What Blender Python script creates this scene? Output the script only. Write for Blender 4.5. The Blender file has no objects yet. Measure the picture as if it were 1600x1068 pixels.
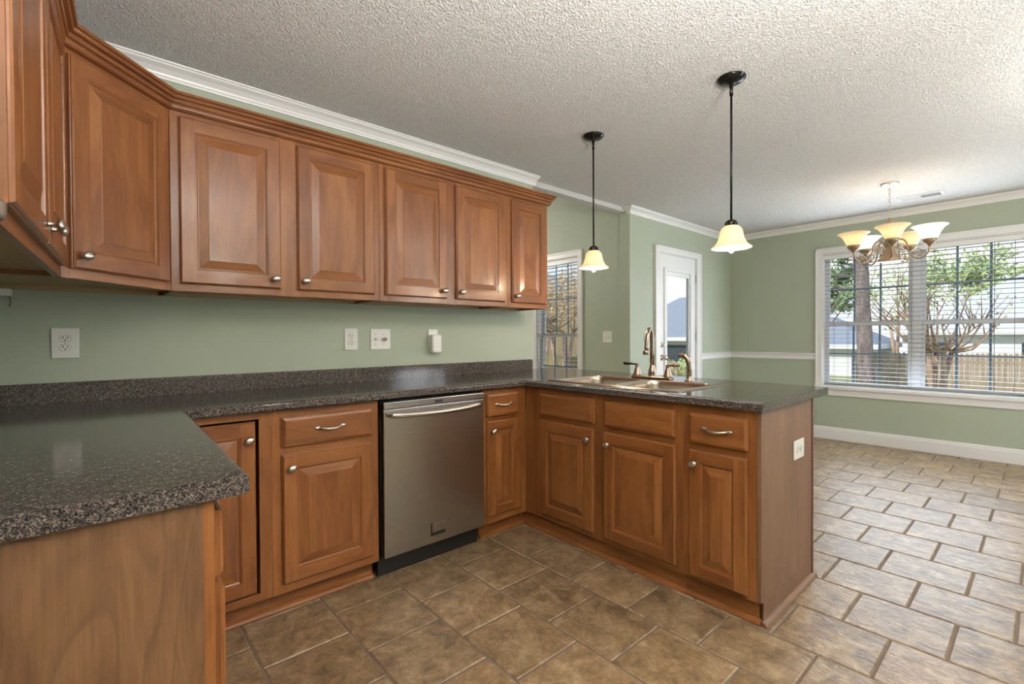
import bpy, bmesh, math, random
from mathutils import Vector, Matrix
random.seed(7)
S = bpy.context.scene
COL = S.collection
PI = math.pi

# ------------------------------------------------------------------ camera
FPX = 736.76
CAM = Vector((-1.9589, -2.7523, 1.1797))
_a, _b, _r = math.radians(41.3183), math.radians(-0.6566), math.radians(-0.3063)
FWD = Vector((math.sin(_a) * math.cos(_b), math.cos(_a) * math.cos(_b), math.sin(_b)))
_R = FWD.cross(Vector((0, 0, 1))).normalized()
_U = _R.cross(FWD)
RGT = _R * math.cos(_r) + _U * math.sin(_r)
UPV = -_R * math.sin(_r) + _U * math.cos(_r)
cd = bpy.data.cameras.new('camera')
cd.sensor_fit = 'HORIZONTAL'
cd.sensor_width = 36.0
cd.lens = FPX * 36.0 / 1600.0
cd.clip_start = 0.02
cd.clip_end = 500
cam = bpy.data.objects.new('camera', cd)
COL.objects.link(cam)
cam.matrix_world = Matrix(((RGT.x, UPV.x, -FWD.x, CAM.x), (RGT.y, UPV.y, -FWD.y, CAM.y),
                           (RGT.z, UPV.z, -FWD.z, CAM.z), (0, 0, 0, 1)))
S.camera = cam

# ------------------------------------------------------------------ view, world, sun, room lights
S.view_settings.view_transform = 'Standard'
S.view_settings.look = 'None'
S.view_settings.gamma = 1
S.view_settings.use_curve_mapping = False
S.view_settings.exposure = 0.48
S.cycles.use_denoising = True
S.cycles.max_bounces = 10
S.cycles.diffuse_bounces = 5
S.cycles.glossy_bounces = 5
S.cycles.transparent_max_bounces = 24
S.cycles.sample_clamp_indirect = 6.0
S.cycles.caustics_reflective = False
S.cycles.caustics_refractive = False

W = bpy.data.worlds.new('sky')
S.world = W
W.use_nodes = True
nt = W.node_tree
nt.nodes.clear()
wo = nt.nodes.new('ShaderNodeOutputWorld')
bg = nt.nodes.new('ShaderNodeBackground')
tc = nt.nodes.new('ShaderNodeTexCoord')
sep = nt.nodes.new('ShaderNodeSeparateXYZ')
rmp = nt.nodes.new('ShaderNodeValToRGB')
rmp.color_ramp.elements[0].position = 0.0
rmp.color_ramp.elements[0].color = (0.72, 0.82, 0.96, 1)
rmp.color_ramp.elements[1].position = 0.45
rmp.color_ramp.elements[1].color = (0.26, 0.46, 0.86, 1)
mp = nt.nodes.new('ShaderNodeMapping')
mp.inputs['Scale'].default_value = (2.2, 2.2, 6.0)
nz = nt.nodes.new('ShaderNodeTexNoise')
nz.inputs['Scale'].default_value = 1.7
nz.inputs['Detail'].default_value = 6
cr = nt.nodes.new('ShaderNodeValToRGB')
cr.color_ramp.elements[0].position = 0.42
cr.color_ramp.elements[1].position = 0.62
mx = nt.nodes.new('ShaderNodeMix')
mx.data_type = 'RGBA'
mx.inputs[7].default_value = (0.95, 0.97, 1.0, 1)
L = nt.links
L.new(tc.outputs['Generated'], sep.inputs[0])
L.new(sep.outputs['Z'], rmp.inputs[0])
L.new(tc.outputs['Generated'], mp.inputs[0])
L.new(mp.outputs[0], nz.inputs['Vector'])
L.new(nz.outputs[0], cr.inputs[0])
L.new(cr.outputs[0], mx.inputs[0])
L.new(rmp.outputs[0], mx.inputs[6])
L.new(mx.outputs[2], bg.inputs[0])
bg.inputs[1].default_value = 1.0
L.new(bg.outputs[0], wo.inputs[0])

sd = bpy.data.lights.new('sun', 'SUN')
sd.energy = 3.0
sd.angle = math.radians(3)
sd.color = (1, 0.95, 0.87)
sun = bpy.data.objects.new('sun', sd)
COL.objects.link(sun)
sun.rotation_euler = Vector((0.75, -0.25, -0.75)).to_track_quat('-Z', 'Y').to_euler()

H = 2.455          # kitchen ceiling
HF = 3.02          # family room ceiling


def area(name, loc, sx, sy, power, col=(1, 0.96, 0.90), direction=(0, 0, -1)):
    d = bpy.data.lights.new(name, 'AREA')
    d.shape = 'RECTANGLE'
    d.size, d.size_y = sx, sy
    d.energy = power
    d.color = col
    o = bpy.data.objects.new(name, d)
    COL.objects.link(o)
    o.location = loc
    o.rotation_euler = Vector(direction).to_track_quat('-Z', 'Y').to_euler()
    return o


def point(name, loc, power, col=(1, 0.95, 0.88), rad=0.12):
    d = bpy.data.lights.new(name, 'POINT')
    d.energy = power
    d.color = col
    d.shadow_soft_size = rad
    o = bpy.data.objects.new(name, d)
    COL.objects.link(o)
    o.location = loc
    return o


# unseen ceiling lamps, bowls and uplights added to brighten the rooms (their housings are built further down)
KFIX = (-1.0, -3.25)
area('kitchen_fill_uplight', (KFIX[0], KFIX[1], H - 0.50), 0.34, 0.34, 60, (1, 0.96, 0.90), (0, 0, 1))
FILL_LAMP = (-1.35, -3.35, 1.56)  # invented lamp behind the camera, added to brighten the kitchen ceiling
area('added_bounce_light', FILL_LAMP, 0.40, 0.40, 135, (1, 0.97, 0.93), (0.0, 0.05, 1))
point('kitchen_fill_light', (KFIX[0], KFIX[1], H - 0.62), 10)
FFIX = (0.6, 2.6)
area('family_fill_uplight', (FFIX[0], FFIX[1], HF - 0.50), 0.34, 0.34, 90, (1, 0.95, 0.88), (0, 0, 1))
point('family_fill_light', (FFIX[0], FFIX[1], HF - 0.62), 60)
HFIX = (1.5, -3.9)
area('hall_fill_uplight', (HFIX[0], HFIX[1], H - 0.50), 0.34, 0.34, 85, (1, 0.96, 0.90), (0, 0, 1))
point('hall_fill_light', (HFIX[0], HFIX[1], H - 0.62), 14)
XDIN = 4.277
# lamps added just inside the glazed openings, standing in for daylight
area('dining_window_daylight', (XDIN - 0.03, -1.86, 1.35), 1.5, 1.4, 36, (0.80, 0.90, 1.0), (-1, 0, -0.10))
area('rear_door_daylight', (2.7, -5.17, 1.10), 1.0, 1.9, 36, (0.92, 0.96, 1.0), (0, 1, 0.10))

# ------------------------------------------------------------------ materials


def new_mat(name, color=(0.8, 0.8, 0.8), rough=0.5, metal=0.0, spec=0.5, coat=0.0):
    m = bpy.data.materials.new(name)
    m.use_nodes = True
    b = m.node_tree.nodes['Principled BSDF']
    b.inputs['Base Color'].default_value = (*color, 1)
    b.inputs['Roughness'].default_value = rough
    b.inputs['Metallic'].default_value = metal
    b.inputs['Specular IOR Level'].default_value = spec
    b.inputs['Coat Weight'].default_value = coat
    b.inputs['Coat Roughness'].default_value = 0.12
    return m


def N(m, t, **kw):
    n = m.node_tree.nodes.new(t)
    for k, v in kw.items():
        if k in n.inputs:
            n.inputs[k].default_value = v
        else:
            setattr(n, k, v)
    return n


def LK(m, a, b):
    m.node_tree.links.new(a, b)


def BS(m):
    return m.node_tree.nodes['Principled BSDF']


def coords(m, kind='Object', scale=(1, 1, 1)):
    t = N(m, 'ShaderNodeTexCoord')
    p = N(m, 'ShaderNodeMapping')
    p.inputs['Scale'].default_value = scale
    LK(m, t.outputs[kind], p.inputs[0])
    return p.outputs[0]


def noise(m, vec, scale, detail=3, rough=0.5, dist=0.0):
    n = N(m, 'ShaderNodeTexNoise')
    n.inputs['Scale'].default_value = scale
    n.inputs['Detail'].default_value = detail
    n.inputs['Roughness'].default_value = rough
    n.inputs['Distortion'].default_value = dist
    LK(m, vec, n.inputs['Vector'])
    return n.outputs[0]


def ramp(m, fac, stops):
    r = N(m, 'ShaderNodeValToRGB')
    e = r.color_ramp.elements
    while len(e) < len(stops):
        e.new(0.5)
    for i, (p, c) in enumerate(stops):
        e[i].position = p
        e[i].color = (*c, 1) if len(c) == 3 else c
    LK(m, fac, r.inputs[0])
    return r.outputs[0]


def mixc(m, fac, a, b, mode='MIX'):
    x = N(m, 'ShaderNodeMix')
    x.data_type = 'RGBA'
    x.blend_type = mode
    for sock, val in ((0, fac), (6, a), (7, b)):
        if hasattr(val, 'node'):
            LK(m, val, x.inputs[sock])
        elif sock == 0:
            x.inputs[0].default_value = val
        else:
            x.inputs[sock].default_value = (*val, 1)
    return x.outputs[2]


def bump(m, h, strength=0.2, dist=0.01):
    b = N(m, 'ShaderNodeBump')
    b.inputs['Strength'].default_value = strength
    b.inputs['Distance'].default_value = dist
    LK(m, h, b.inputs['Height'])
    LK(m, b.outputs[0], BS(m).inputs['Normal'])


def wood(name, dark, mid, light, rough=0.33, fig=1.0, coat=0.15, streak=None):
    m = new_mat(name, mid, rough, 0, 0.5, coat)
    v1 = coords(m, 'UV', (7.0, 1.3, 1))
    blotch = noise(m, v1, 1.6, 5, 0.6, 0.8 * fig)
    v2 = coords(m, 'UV', (170, 5, 1))
    fine = noise(m, v2, 1.0, 3, 0.6)
    v3 = coords(m, 'UV', (0.31, 0.31, 1))
    piece = noise(m, v3, 1.0, 0)
    c = ramp(m, blotch, [(0.25, dark), (0.5, mid), (0.78, light)])
    f = ramp(m, fine, [(0.3, (0.86, 0.84, 0.82)), (0.7, (1.06, 1.06, 1.06))])
    c = mixc(m, 1.0, c, f, 'MULTIPLY')
    pv = ramp(m, piece, [(0.3, (0.86, 0.83, 0.82)), (0.7, (1.1, 1.1, 1.08))])
    c = mixc(m, 1.0, c, pv, 'MULTIPLY')
    if streak:
        v4 = coords(m, 'UV', (1.0, 0.22, 1))
        wn = noise(m, v4, 5.0, 2, 0.5, 0.6)
        ml = N(m, 'ShaderNodeMath', operation='MULTIPLY')
        ml.inputs[1].default_value = 9.0
        LK(m, wn, ml.inputs[0])
        fr = N(m, 'ShaderNodeMath', operation='FRACT')
        LK(m, ml.outputs[0], fr.inputs[0])
        sfac = ramp(m, fr.outputs[0], [(0.0, (0.0, 0.0, 0.0)), (0.80, (0.06, 0.06, 0.06)), (0.94, (0.38, 0.38, 0.38)), (1.0, (0.0, 0.0, 0.0))])
        c = mixc(m, sfac, c, streak)
        v5 = coords(m, 'UV', (30, 4, 1))
        kn = noise(m, v5, 1.0, 2)
        c = mixc(m, ramp(m, kn, [(0.68, (0, 0, 0)), (0.80, (0.5, 0.5, 0.5))]), c, streak)
        BS(m).inputs['Coat Weight'].default_value = coat
    LK(m, c, BS(m).inputs['Base Color'])
    bump(m, fine, 0.06, 0.002)
    return m


M = {}
M['wood'] = wood('stained_maple', (0.140, 0.045, 0.0135), (0.235, 0.086, 0.0255), (0.335, 0.143, 0.046))
M['panel'] = wood('maple_end_panel', (0.085, 0.040, 0.019), (0.150, 0.073, 0.034), (0.205, 0.108, 0.052), 0.45, 3.0, 0.0,
                  (0.055, 0.024, 0.013))
M['panel_b'] = wood('walnut_toned_panel', (0.120, 0.062, 0.034), (0.155, 0.083, 0.047), (0.195, 0.110, 0.064), 0.45, 0.4, 0.0)
M['darkwood'] = wood('dark_stained_trim', (0.07, 0.02, 0.012), (0.10, 0.03, 0.016), (0.15, 0.05, 0.025), 0.35)
M['under'] = new_mat('cabinet_underside', (0.42, 0.31, 0.17), 0.6)

m = new_mat('green_wall_paint', (0.43, 0.46, 0.36), 0.55, 0, 0.4)
v = coords(m)
n1 = noise(m, v, 1.1, 4, 0.6)
LK(m, ramp(m, n1, [(0.35, (0.385, 0.432, 0.340)), (0.65, (0.415, 0.458, 0.364))]), BS(m).inputs['Base Color'])
bump(m, noise(m, v, 220, 2), 0.08, 0.002)
M['green'] = m

m = new_mat('textured_ceiling', (0.70, 0.685, 0.665), 0.85, 0, 0.25)
v = coords(m)
vo = N(m, 'ShaderNodeTexVoronoi')
vo.feature = 'SMOOTH_F1'
vo.inputs['Scale'].default_value = 130
LK(m, mixc(m, 0.06, v, noise(m, v, 30, 2)), vo.inputs['Vector'])
nn = noise(m, v, 120, 4, 0.7)
add = N(m, 'ShaderNodeMath', operation='ADD')
LK(m, vo.outputs['Distance'], add.inputs[0])
LK(m, nn, add.inputs[1])
bump(m, add.outputs[0], 1.0, 0.012)
LK(m, ramp(m, nn, [(0.3, (0.72, 0.71, 0.695)), (0.62, (0.88, 0.87, 0.86))]), BS(m).inputs['Base Color'])
M['ceiling'] = m
M['white'] = new_mat('white_trim_paint', (0.78, 0.77, 0.765), 0.35)
M['door_white'] = new_mat('white_door_paint', (0.80, 0.80, 0.80), 0.35)
M['vinyl'] = new_mat('white_vinyl_sash', (0.82, 0.83, 0.85), 0.35)
M['slat'] = new_mat('shaded_white_slat', (0.44, 0.46, 0.50), 0.4)  # white slats greyed, their backlit shade mixed into the colour
M['cord'] = new_mat('blind_cord', (0.16, 0.14, 0.13), 0.7)
M['muntin'] = new_mat('blue_grey_grille', (0.16, 0.25, 0.34), 0.4)
M['plastic'] = new_mat('white_plastic', (0.80, 0.79, 0.76), 0.3)
M['slot'] = new_mat('dark_slot', (0.03, 0.03, 0.03), 0.6)
M['red'] = new_mat('red_brown_cap', (0.42, 0.13, 0.09), 0.5)
M['nickel'] = new_mat('satin_nickel', (0.60, 0.55, 0.50), 0.30, 1.0)
M['bronze'] = new_mat('brushed_bronze', (0.30, 0.235, 0.185), 0.28, 1.0)
M['blackmetal'] = new_mat('oil_rubbed_black', (0.018, 0.016, 0.015), 0.22, 0.6)
M['antique'] = new_mat('antique_brass', (0.36, 0.27, 0.18), 0.42, 0.7)
M['black'] = new_mat('black_plastic', (0.012, 0.012, 0.012), 0.4)
M['ventwhite'] = new_mat('vent_paint', (0.62, 0.61, 0.60), 0.5)
M['greyplastic'] = new_mat('grey_brown_plastic', (0.13, 0.095, 0.07), 0.4)
M['dark'] = new_mat('dark_interior', (0.02, 0.012, 0.010), 0.8)


def steel(name, col, rough, axis):
    m = new_mat(name, col, rough, 1.0)
    v = coords(m, 'Object', (2, 2, 900) if axis == 'h' else (900, 900, 2))
    n = noise(m, v, 1.0, 2)
    b = BS(m)
    mr = N(m, 'ShaderNodeMapRange')
    mr.inputs['To Min'].default_value = rough - 0.008
    mr.inputs['To Max'].default_value = rough + 0.008
    LK(m, n, mr.inputs[0])
    LK(m, mr.outputs[0], b.inputs['Roughness'])
    return m


M['steel'] = steel('brushed_stainless', (0.46, 0.445, 0.43), 0.27, 'h')
M['sink'] = steel('sink_stainless', (0.50, 0.43, 0.37), 0.25, 'h')

# speckled laminate
m = new_mat('speckled_laminate', (0.05, 0.045, 0.04), 0.10, 0, 0.5)
v = coords(m)
vo = N(m, 'ShaderNodeTexVoronoi')
vo.inputs['Scale'].default_value = 520
LK(m, v, vo.inputs['Vector'])
sp = N(m, 'ShaderNodeSeparateColor')
LK(m, vo.outputs['Color'], sp.inputs[0])
c = ramp(m, sp.outputs[0], [(0.0, (0.008, 0.008, 0.010)), (0.30, (0.028, 0.023, 0.023)),
                            (0.60, (0.080, 0.067, 0.062)), (0.85, (0.17, 0.142, 0.125)), (1.0, (0.22, 0.185, 0.165))])
n2 = noise(m, v, 90, 3)
c = mixc(m, 1.0, c, ramp(m, n2, [(0.35, (0.55, 0.55, 0.6)), (0.65, (1.3, 1.25, 1.2))]), 'MULTIPLY')
LK(m, c, BS(m).inputs['Base Color'])
bump(m, noise(m, v, 260, 2), 0.05, 0.001)
M['laminate'] = m

# stone floor tile
m = new_mat('stone_floor_tile', (0.3, 0.25, 0.18), 0.36, 0, 0.5)
v = coords(m)
at = N(m, 'ShaderNodeAttribute')
at.attribute_name = 'tile_rand'
vadd = N(m, 'ShaderNodeVectorMath', operation='ADD')
vs = N(m, 'ShaderNodeVectorMath', operation='SCALE')
vs.inputs[3].default_value = 40.0
LK(m, at.outputs['Vector'], vs.inputs[0])
LK(m, v, vadd.inputs[0])
LK(m, vs.outputs[0], vadd.inputs[1])
vv = vadd.outputs[0]
big = noise(m, vv, 12, 7, 0.72, 0.5)
fine = noise(m, vv, 55, 5, 0.7, 0.3)
c = ramp(m, big, [(0.34, (0.105, 0.066, 0.032)), (0.5, (0.235, 0.155, 0.083)), (0.66, (0.370, 0.270, 0.165))])
c = mixc(m, 0.55, c, ramp(m, fine, [(0.3, (0.55, 0.52, 0.48)), (0.55, (1, 1, 1)), (0.75, (1.5, 1.5, 1.5))]), 'MULTIPLY')
tr = ramp(m, at.outputs['Fac'], [(0, (0.86, 0.86, 0.86)), (1, (1.1, 1.1, 1.1))])
c = mixc(m, 1.0, c, tr, 'MULTIPLY')
LK(m, c, BS(m).inputs['Base Color'])
vstr = N(m, 'ShaderNodeVectorMath', operation='MULTIPLY')
vstr.inputs[1].default_value = (26, 11, 1)
LK(m, vv, vstr.inputs[0])
b1 = noise(m, vstr.outputs[0], 1.0, 6, 0.62, 1.2)
bump(m, b1, 0.45, 0.010)
M['tile'] = m
m = new_mat('brown_grout', (0.14, 0.105, 0.08), 0.9, 0, 0.2)
M['grout'] = m


def shade_glass(name, col, em, bulb):
    m = new_mat(name, col, 0.35)
    t = m.node_tree
    b = BS(m)
    tl = N(m, 'ShaderNodeBsdfTranslucent')
    tl.inputs[0].default_value = (*col, 1)
    mx = N(m, 'ShaderNodeMixShader')
    mx.inputs[0].default_value = 0.45
    em_n = N(m, 'ShaderNodeEmission')
    em_n.inputs[0].default_value = (*em, 1)
    em_n.inputs[1].default_value = bulb
    ad = N(m, 'ShaderNodeAddShader')
    LK(m, b.outputs[0], mx.inputs[1])
    LK(m, tl.outputs[0], mx.inputs[2])
    LK(m, mx.outputs[0], ad.inputs[0])
    LK(m, em_n.outputs[0], ad.inputs[1])
    out = [n for n in t.nodes if n.type == 'OUTPUT_MATERIAL'][0]
    LK(m, ad.outputs[0], out.inputs[0])
    return m


M['amber_glass'] = shade_glass('lit_alabaster_glass', (0.92, 0.81, 0.63), (1.0, 0.80, 0.55), 0.08)
M['white_glass'] = shade_glass('lit_white_glass', (0.85, 0.83, 0.78), (1.0, 0.96, 0.90), 0.35)


def emit(name, col, s):
    m = new_mat(name, col)
    b = BS(m)
    b.inputs['Emission Color'].default_value = (*col, 1)
    b.inputs['Emission Strength'].default_value = s
    return m


M['bulb'] = emit('lit_bulb', (1.0, 0.86, 0.64), 3.6)
M['diffuser'] = emit('lit_diffuser', (1.0, 0.96, 0.9), 1.6)

m = bpy.data.materials.new('window_glass')
m.use_nodes = True
t = m.node_tree
t.nodes.clear()
o_ = t.nodes.new('ShaderNodeOutputMaterial')
tr_ = t.nodes.new('ShaderNodeBsdfTransparent')
tr_.inputs[0].default_value = (0.95, 0.97, 0.97, 1)
gl_ = t.nodes.new('ShaderNodeBsdfGlossy')
gl_.inputs['Roughness'].default_value = 0.02
fr_ = t.nodes.new('ShaderNodeMath')
fr_.operation = 'POWER'
lw_ = t.nodes.new('ShaderNodeLayerWeight')
lw_.inputs[0].default_value = 0.5
t.links.new(lw_.outputs['Facing'], fr_.inputs[0])
fr_.inputs[1].default_value = 4.0
mx_ = t.nodes.new('ShaderNodeMixShader')
t.links.new(fr_.outputs[0], mx_.inputs[0])
t.links.new(tr_.outputs[0], mx_.inputs[1])
t.links.new(gl_.outputs[0], mx_.inputs[2])
t.links.new(mx_.outputs[0], o_.inputs[0])
M['glass'] = m


def natural(name, c1, c2, scale, rough=0.9, bs=0.0, stretch=(1, 1, 1)):
    m = new_mat(name, c1, rough, 0, 0.2)
    v = coords(m, 'Object', stretch)
    n = noise(m, v, scale, 5, 0.65)
    LK(m, ramp(m, n, [(0.3, c1), (0.7, c2)]), BS(m).inputs['Base Color'])
    if bs:
        bump(m, n, bs, 0.05)
    return m


M['lawn'] = natural('winter_lawn', (0.16, 0.20, 0.07), (0.36, 0.36, 0.20), 2.5)
M['fence'] = natural('weathered_cedar', (0.26, 0.19, 0.13), (0.46, 0.37, 0.27), 6, stretch=(1, 1, 0.15))
M['fence_dark'] = natural('mossy_cedar', (0.17, 0.15, 0.07), (0.36, 0.30, 0.14), 6, stretch=(1, 1, 0.15))
M['bark'] = natural('pine_bark', (0.13, 0.10, 0.095), (0.34, 0.27, 0.25), 9, bs=0.8, stretch=(1, 1, 0.35))
M['myrtle'] = natural('myrtle_bark', (0.30, 0.19, 0.13), (0.52, 0.38, 0.28), 6, stretch=(1, 1, 0.3))
M['leaf'] = natural('green_leaf', (0.30, 0.38, 0.14), (0.60, 0.66, 0.36), 3)
M['pineleaf'] = natural('pine_needles', (0.14, 0.24, 0.12), (0.42, 0.52, 0.28), 3)
M['dryleaf'] = natural('tan_leaf', (0.34, 0.24, 0.12), (0.62, 0.50, 0.30), 3)
M['siding'] = new_mat('white_siding', (0.74, 0.75, 0.76), 0.7)
M['roof'] = natural('grey_shingles', (0.17, 0.20, 0.25), (0.30, 0.33, 0.38), 14, stretch=(1, 1, 3))
M['roof_pale'] = natural('pale_shingles', (0.42, 0.46, 0.52), (0.58, 0.61, 0.66), 14, stretch=(1, 1, 3))
M['tan'] = natural('tan_brick', (0.62, 0.42, 0.20), (0.78, 0.56, 0.30), 4)
M['darkpane'] = new_mat('dark_house_pane', (0.06, 0.08, 0.10), 0.15)
M['patio'] = natural('pale_patio', (0.70, 0.66, 0.60), (0.85, 0.82, 0.78), 3)

# ------------------------------------------------------------------ mesh builder


class MB:
    def __init__(s):
        s.v, s.f, s.uv, s.sm, s.mi = [], [], [], [], []
        s.M = Matrix.Identity(4)
        s.mat = 0

    def face(s, pts, uvs=None, smooth=False):
        i = len(s.v)
        for p in pts:
            s.v.append(tuple(s.M @ Vector(p)))
        s.f.append(list(range(i, i + len(pts))))
        s.uv.append(uvs or [(0, 0)] * len(pts))
        s.sm.append(smooth)
        s.mi.append(s.mat)

    def box(s, x0, x1, y0, y1, z0, z1, g='z', ou=None):
        ou = ou or (random.uniform(0, 90), random.uniform(0, 90))
        P = lambda x, y, z: (x, y, z)

        def q(a, b, c, d):
            pts = [a, b, c, d]
            uv = []
            nrm = (Vector(b) - Vector(a)).cross(Vector(c) - Vector(a))
            ax = max(range(3), key=lambda k: abs(nrm[k]))
            gi = 'xyz'.index(g)
            oth = [k for k in range(3) if k != ax]
            if gi in oth:
                vi = gi
                ui = [k for k in oth if k != gi][0]
            else:
                ui, vi = oth
            for p in pts:
                uv.append((p[ui] + ou[0], p[vi] + ou[1]))
            s.face(pts, uv)
        q((x0, y0, z0), (x1, y0, z0), (x1, y0, z1), (x0, y0, z1))
        q((x1, y1, z0), (x0, y1, z0), (x0, y1, z1), (x1, y1, z1))
        q((x0, y1, z0), (x0, y0, z0), (x0, y0, z1), (x0, y1, z1))
        q((x1, y0, z0), (x1, y1, z0), (x1, y1, z1), (x1, y0, z1))
        q((x0, y0, z1), (x1, y0, z1), (x1, y1, z1), (x0, y1, z1))
        q((x0, y1, z0), (x1, y1, z0), (x1, y0, z0), (x0, y0, z0))
        return s

    def lathe(s, prof, n=24, T=None, smooth=True, wob=None):
        old = s.M
        if T is not None:
            s.M = s.M @ T
        for i in range(n):
            a0, a1 = 2 * PI * i / n, 2 * PI * (i + 1) / n
            for (r0, z0), (r1, z1) in zip(prof, prof[1:]):
                p = [(r0 * math.cos(a0), r0 * math.sin(a0), z0), (r0 * math.cos(a1), r0 * math.sin(a1), z0),
                     (r1 * math.cos(a1), r1 * math.sin(a1), z1), (r1 * math.cos(a0), r1 * math.sin(a0), z1)]
                if r0 < 1e-6:
                    p = [p[0], p[2], p[3]]
                elif r1 < 1e-6:
                    p = p[:3]
                s.face(p, None, smooth)
        s.M = old
        return s

    def tube(s, pts, r, n=12, caps=True, smooth=True):
        pts = [Vector(p) for p in pts]
        rs = r if isinstance(r, (list, tuple)) else [r] * len(pts)
        up = None
        rings = []
        for i, p in enumerate(pts):
            d = (pts[min(i + 1, len(pts) - 1)] - pts[max(i - 1, 0)]).normalized()
            if up is None:
                up = Vector((0, 0, 1)) if abs(d.z) < 0.9 else Vector((1, 0, 0))
            a = d.cross(up).normalized()
            b = a.cross(d).normalized()
            up = b
            rings.append([p + (a * math.cos(2 * PI * k / n) + b * math.sin(2 * PI * k / n)) * rs[i] for k in range(n)])
        for A, B in zip(rings, rings[1:]):
            for k in range(n):
                s.face([A[k], A[(k + 1) % n], B[(k + 1) % n], B[k]], None, smooth)
        if caps:
            s.face(rings[0][::-1])
            s.face(rings[-1])
        return s

    def sweep(s, prof, path, closed=False, caps=True, smooth=False):
        """prof: [(out, z)], path: [(x, y)] plan points; out is to the right of travel."""
        n = len(path)
        P = [Vector((p[0], p[1])) for p in path]
        rings = []
        ou = (random.uniform(0, 50), random.uniform(0, 50))
        dist = 0
        for i in range(n):
            def nr(a, b):
                d = (b - a).normalized()
                return Vector((d.y, -d.x))
            if closed or 0 < i < n - 1:
                n1, n2 = nr(P[i - 1], P[i]), nr(P[i], P[(i + 1) % n])
                mm = (n1 + n2)
                mm = mm / max(mm.dot(n1), 1e-6)
            elif i == 0:
                mm = nr(P[0], P[1])
            else:
                mm = nr(P[-2], P[-1])
            if i:
                dist += (P[i] - P[i - 1]).length
            rings.append(([(P[i].x + mm.x * o, P[i].y + mm.y * o, z) for o, z in prof], dist))
        cnt = n if closed else n - 1
        pl = [0]
        for a, b in zip(prof, prof[1:]):
            pl.append(pl[-1] + math.hypot(b[0] - a[0], b[1] - a[1]))
        for i in range(cnt):
            (A, da), (B, db) = rings[i], rings[(i + 1) % n]
            if db < da:
                db = da + 1
            for k in range(len(prof) - 1):
                s.face([A[k], B[k], B[k + 1], A[k + 1]],
                       [(pl[k] + ou[0], da + ou[1]), (pl[k] + ou[0], db + ou[1]),
                        (pl[k + 1] + ou[0], db + ou[1]), (pl[k + 1] + ou[0], da + ou[1])], smooth)
        if caps and not closed:
            s.face(rings[0][0])
            s.face(rings[-1][0][::-1])
        return s

    def ring_panel(s, w, h, rings, y_of=None, x0=0, z0=0):
        """concentric rectangular rings: (inset, y)."""
        def rect(i, y):
            return [(x0 + i, y, z0 + i), (x0 + w - i, y, z0 + i), (x0 + w - i, y, z0 + h - i), (x0 + i, y, z0 + h - i)]
        for (i0, y0), (i1, y1) in zip(rings, rings[1:]):
            A, B = rect(i0, y0), rect(i1, y1)
            for k in range(4):
                o = (random.uniform(0, 50), random.uniform(0, 50))
                a, b, c, d = A[k], A[(k + 1) % 4], B[(k + 1) % 4], B[k]
                hor = k % 2 == 0
                uv = []
                for p in (a, b, c, d):
                    along = p[0] if hor else p[2]
                    ac = (p[2] if hor else p[0]) + p[1]
                    uv.append((ac + o[0], along + o[1]))
                s.face([a, b, c, d], uv)

    def build(s, name, mat, parent=None, bevel=0.0, seg=2, label=None, merge=True, loc=None):
        me = bpy.data.meshes.new(name)
        me.from_pydata(s.v, [], s.f)
        uvl = me.uv_layers.new(name='UVMap')
        k = 0
        for f in s.uv:
            for u in f:
                uvl.data[k].uv = u
                k += 1
        for p, sm, mi in zip(me.polygons, s.sm, s.mi):
            p.use_smooth = sm
            p.material_index = mi
        for mm in (mat if isinstance(mat, (list, tuple)) else [mat]):
            me.materials.append(mm)
        if merge:
            bm = bmesh.new()
            bm.from_mesh(me)
            bmesh.ops.remove_doubles(bm, verts=bm.verts, dist=1e-5)
            bmesh.ops.recalc_face_normals(bm, faces=bm.faces)
            bm.to_mesh(me)
            bm.free()
        o = bpy.data.objects.new(name, me)
        COL.objects.link(o)
        if parent:
            o.parent = parent
        if loc:
            o.location = loc
        if bevel:
            md = o.modifiers.new('bevel', 'BEVEL')
            md.width = bevel
            md.segments = seg
            md.limit_method = 'ANGLE'
            md.angle_limit = math.radians(40)
            md.harden_normals = False
        if label:
            o['label'] = label
        return o


def tag(o, label, cat, group=None, kind=None):
    o['label'] = label
    o['category'] = cat
    if group:
        o['group'] = group
    if kind:
        o['kind'] = kind
    return o


def thing(name, label, cat, loc=(0, 0, 0), rz=0.0, group=None):
    o = bpy.data.objects.new(name, None)
    o.empty_display_size = 0.05
    COL.objects.link(o)
    o.location = loc
    o.rotation_euler = (0, 0, rz)
    return tag(o, label, cat, group)


def struct(o, label=None):
    o['kind'] = 'structure'
    if label:
        o['label'] = label
    return o


def Tr(x=0, y=0, z=0):
    return Matrix.Translation((x, y, z))


def Rx(a):
    return Matrix.Rotation(a, 4, 'X')


def Ry(a):
    return Matrix.Rotation(a, 4, 'Y')


def Rz(a):
    return Matrix.Rotation(a, 4, 'Z')


def px(x, y, ax, val):
    """point seen at image position (x, y) on the plane axis=val (used to place far scenery)."""
    d = FWD + RGT * ((x - 800) / FPX) - UPV * ((y - 534) / FPX)
    t = (val - CAM[ax]) / d[ax]
    return CAM + d * t


# ------------------------------------------------------------------ room shell
XL = -2.40        # left wall
XD = 4.277        # dining wall
YR = -5.2         # rear wall
WE = 0.692        # end of kitchen back wall
WB = 2.026        # start of the door wall
XF = 2.10         # family room right wall
TH = 0.12

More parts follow.
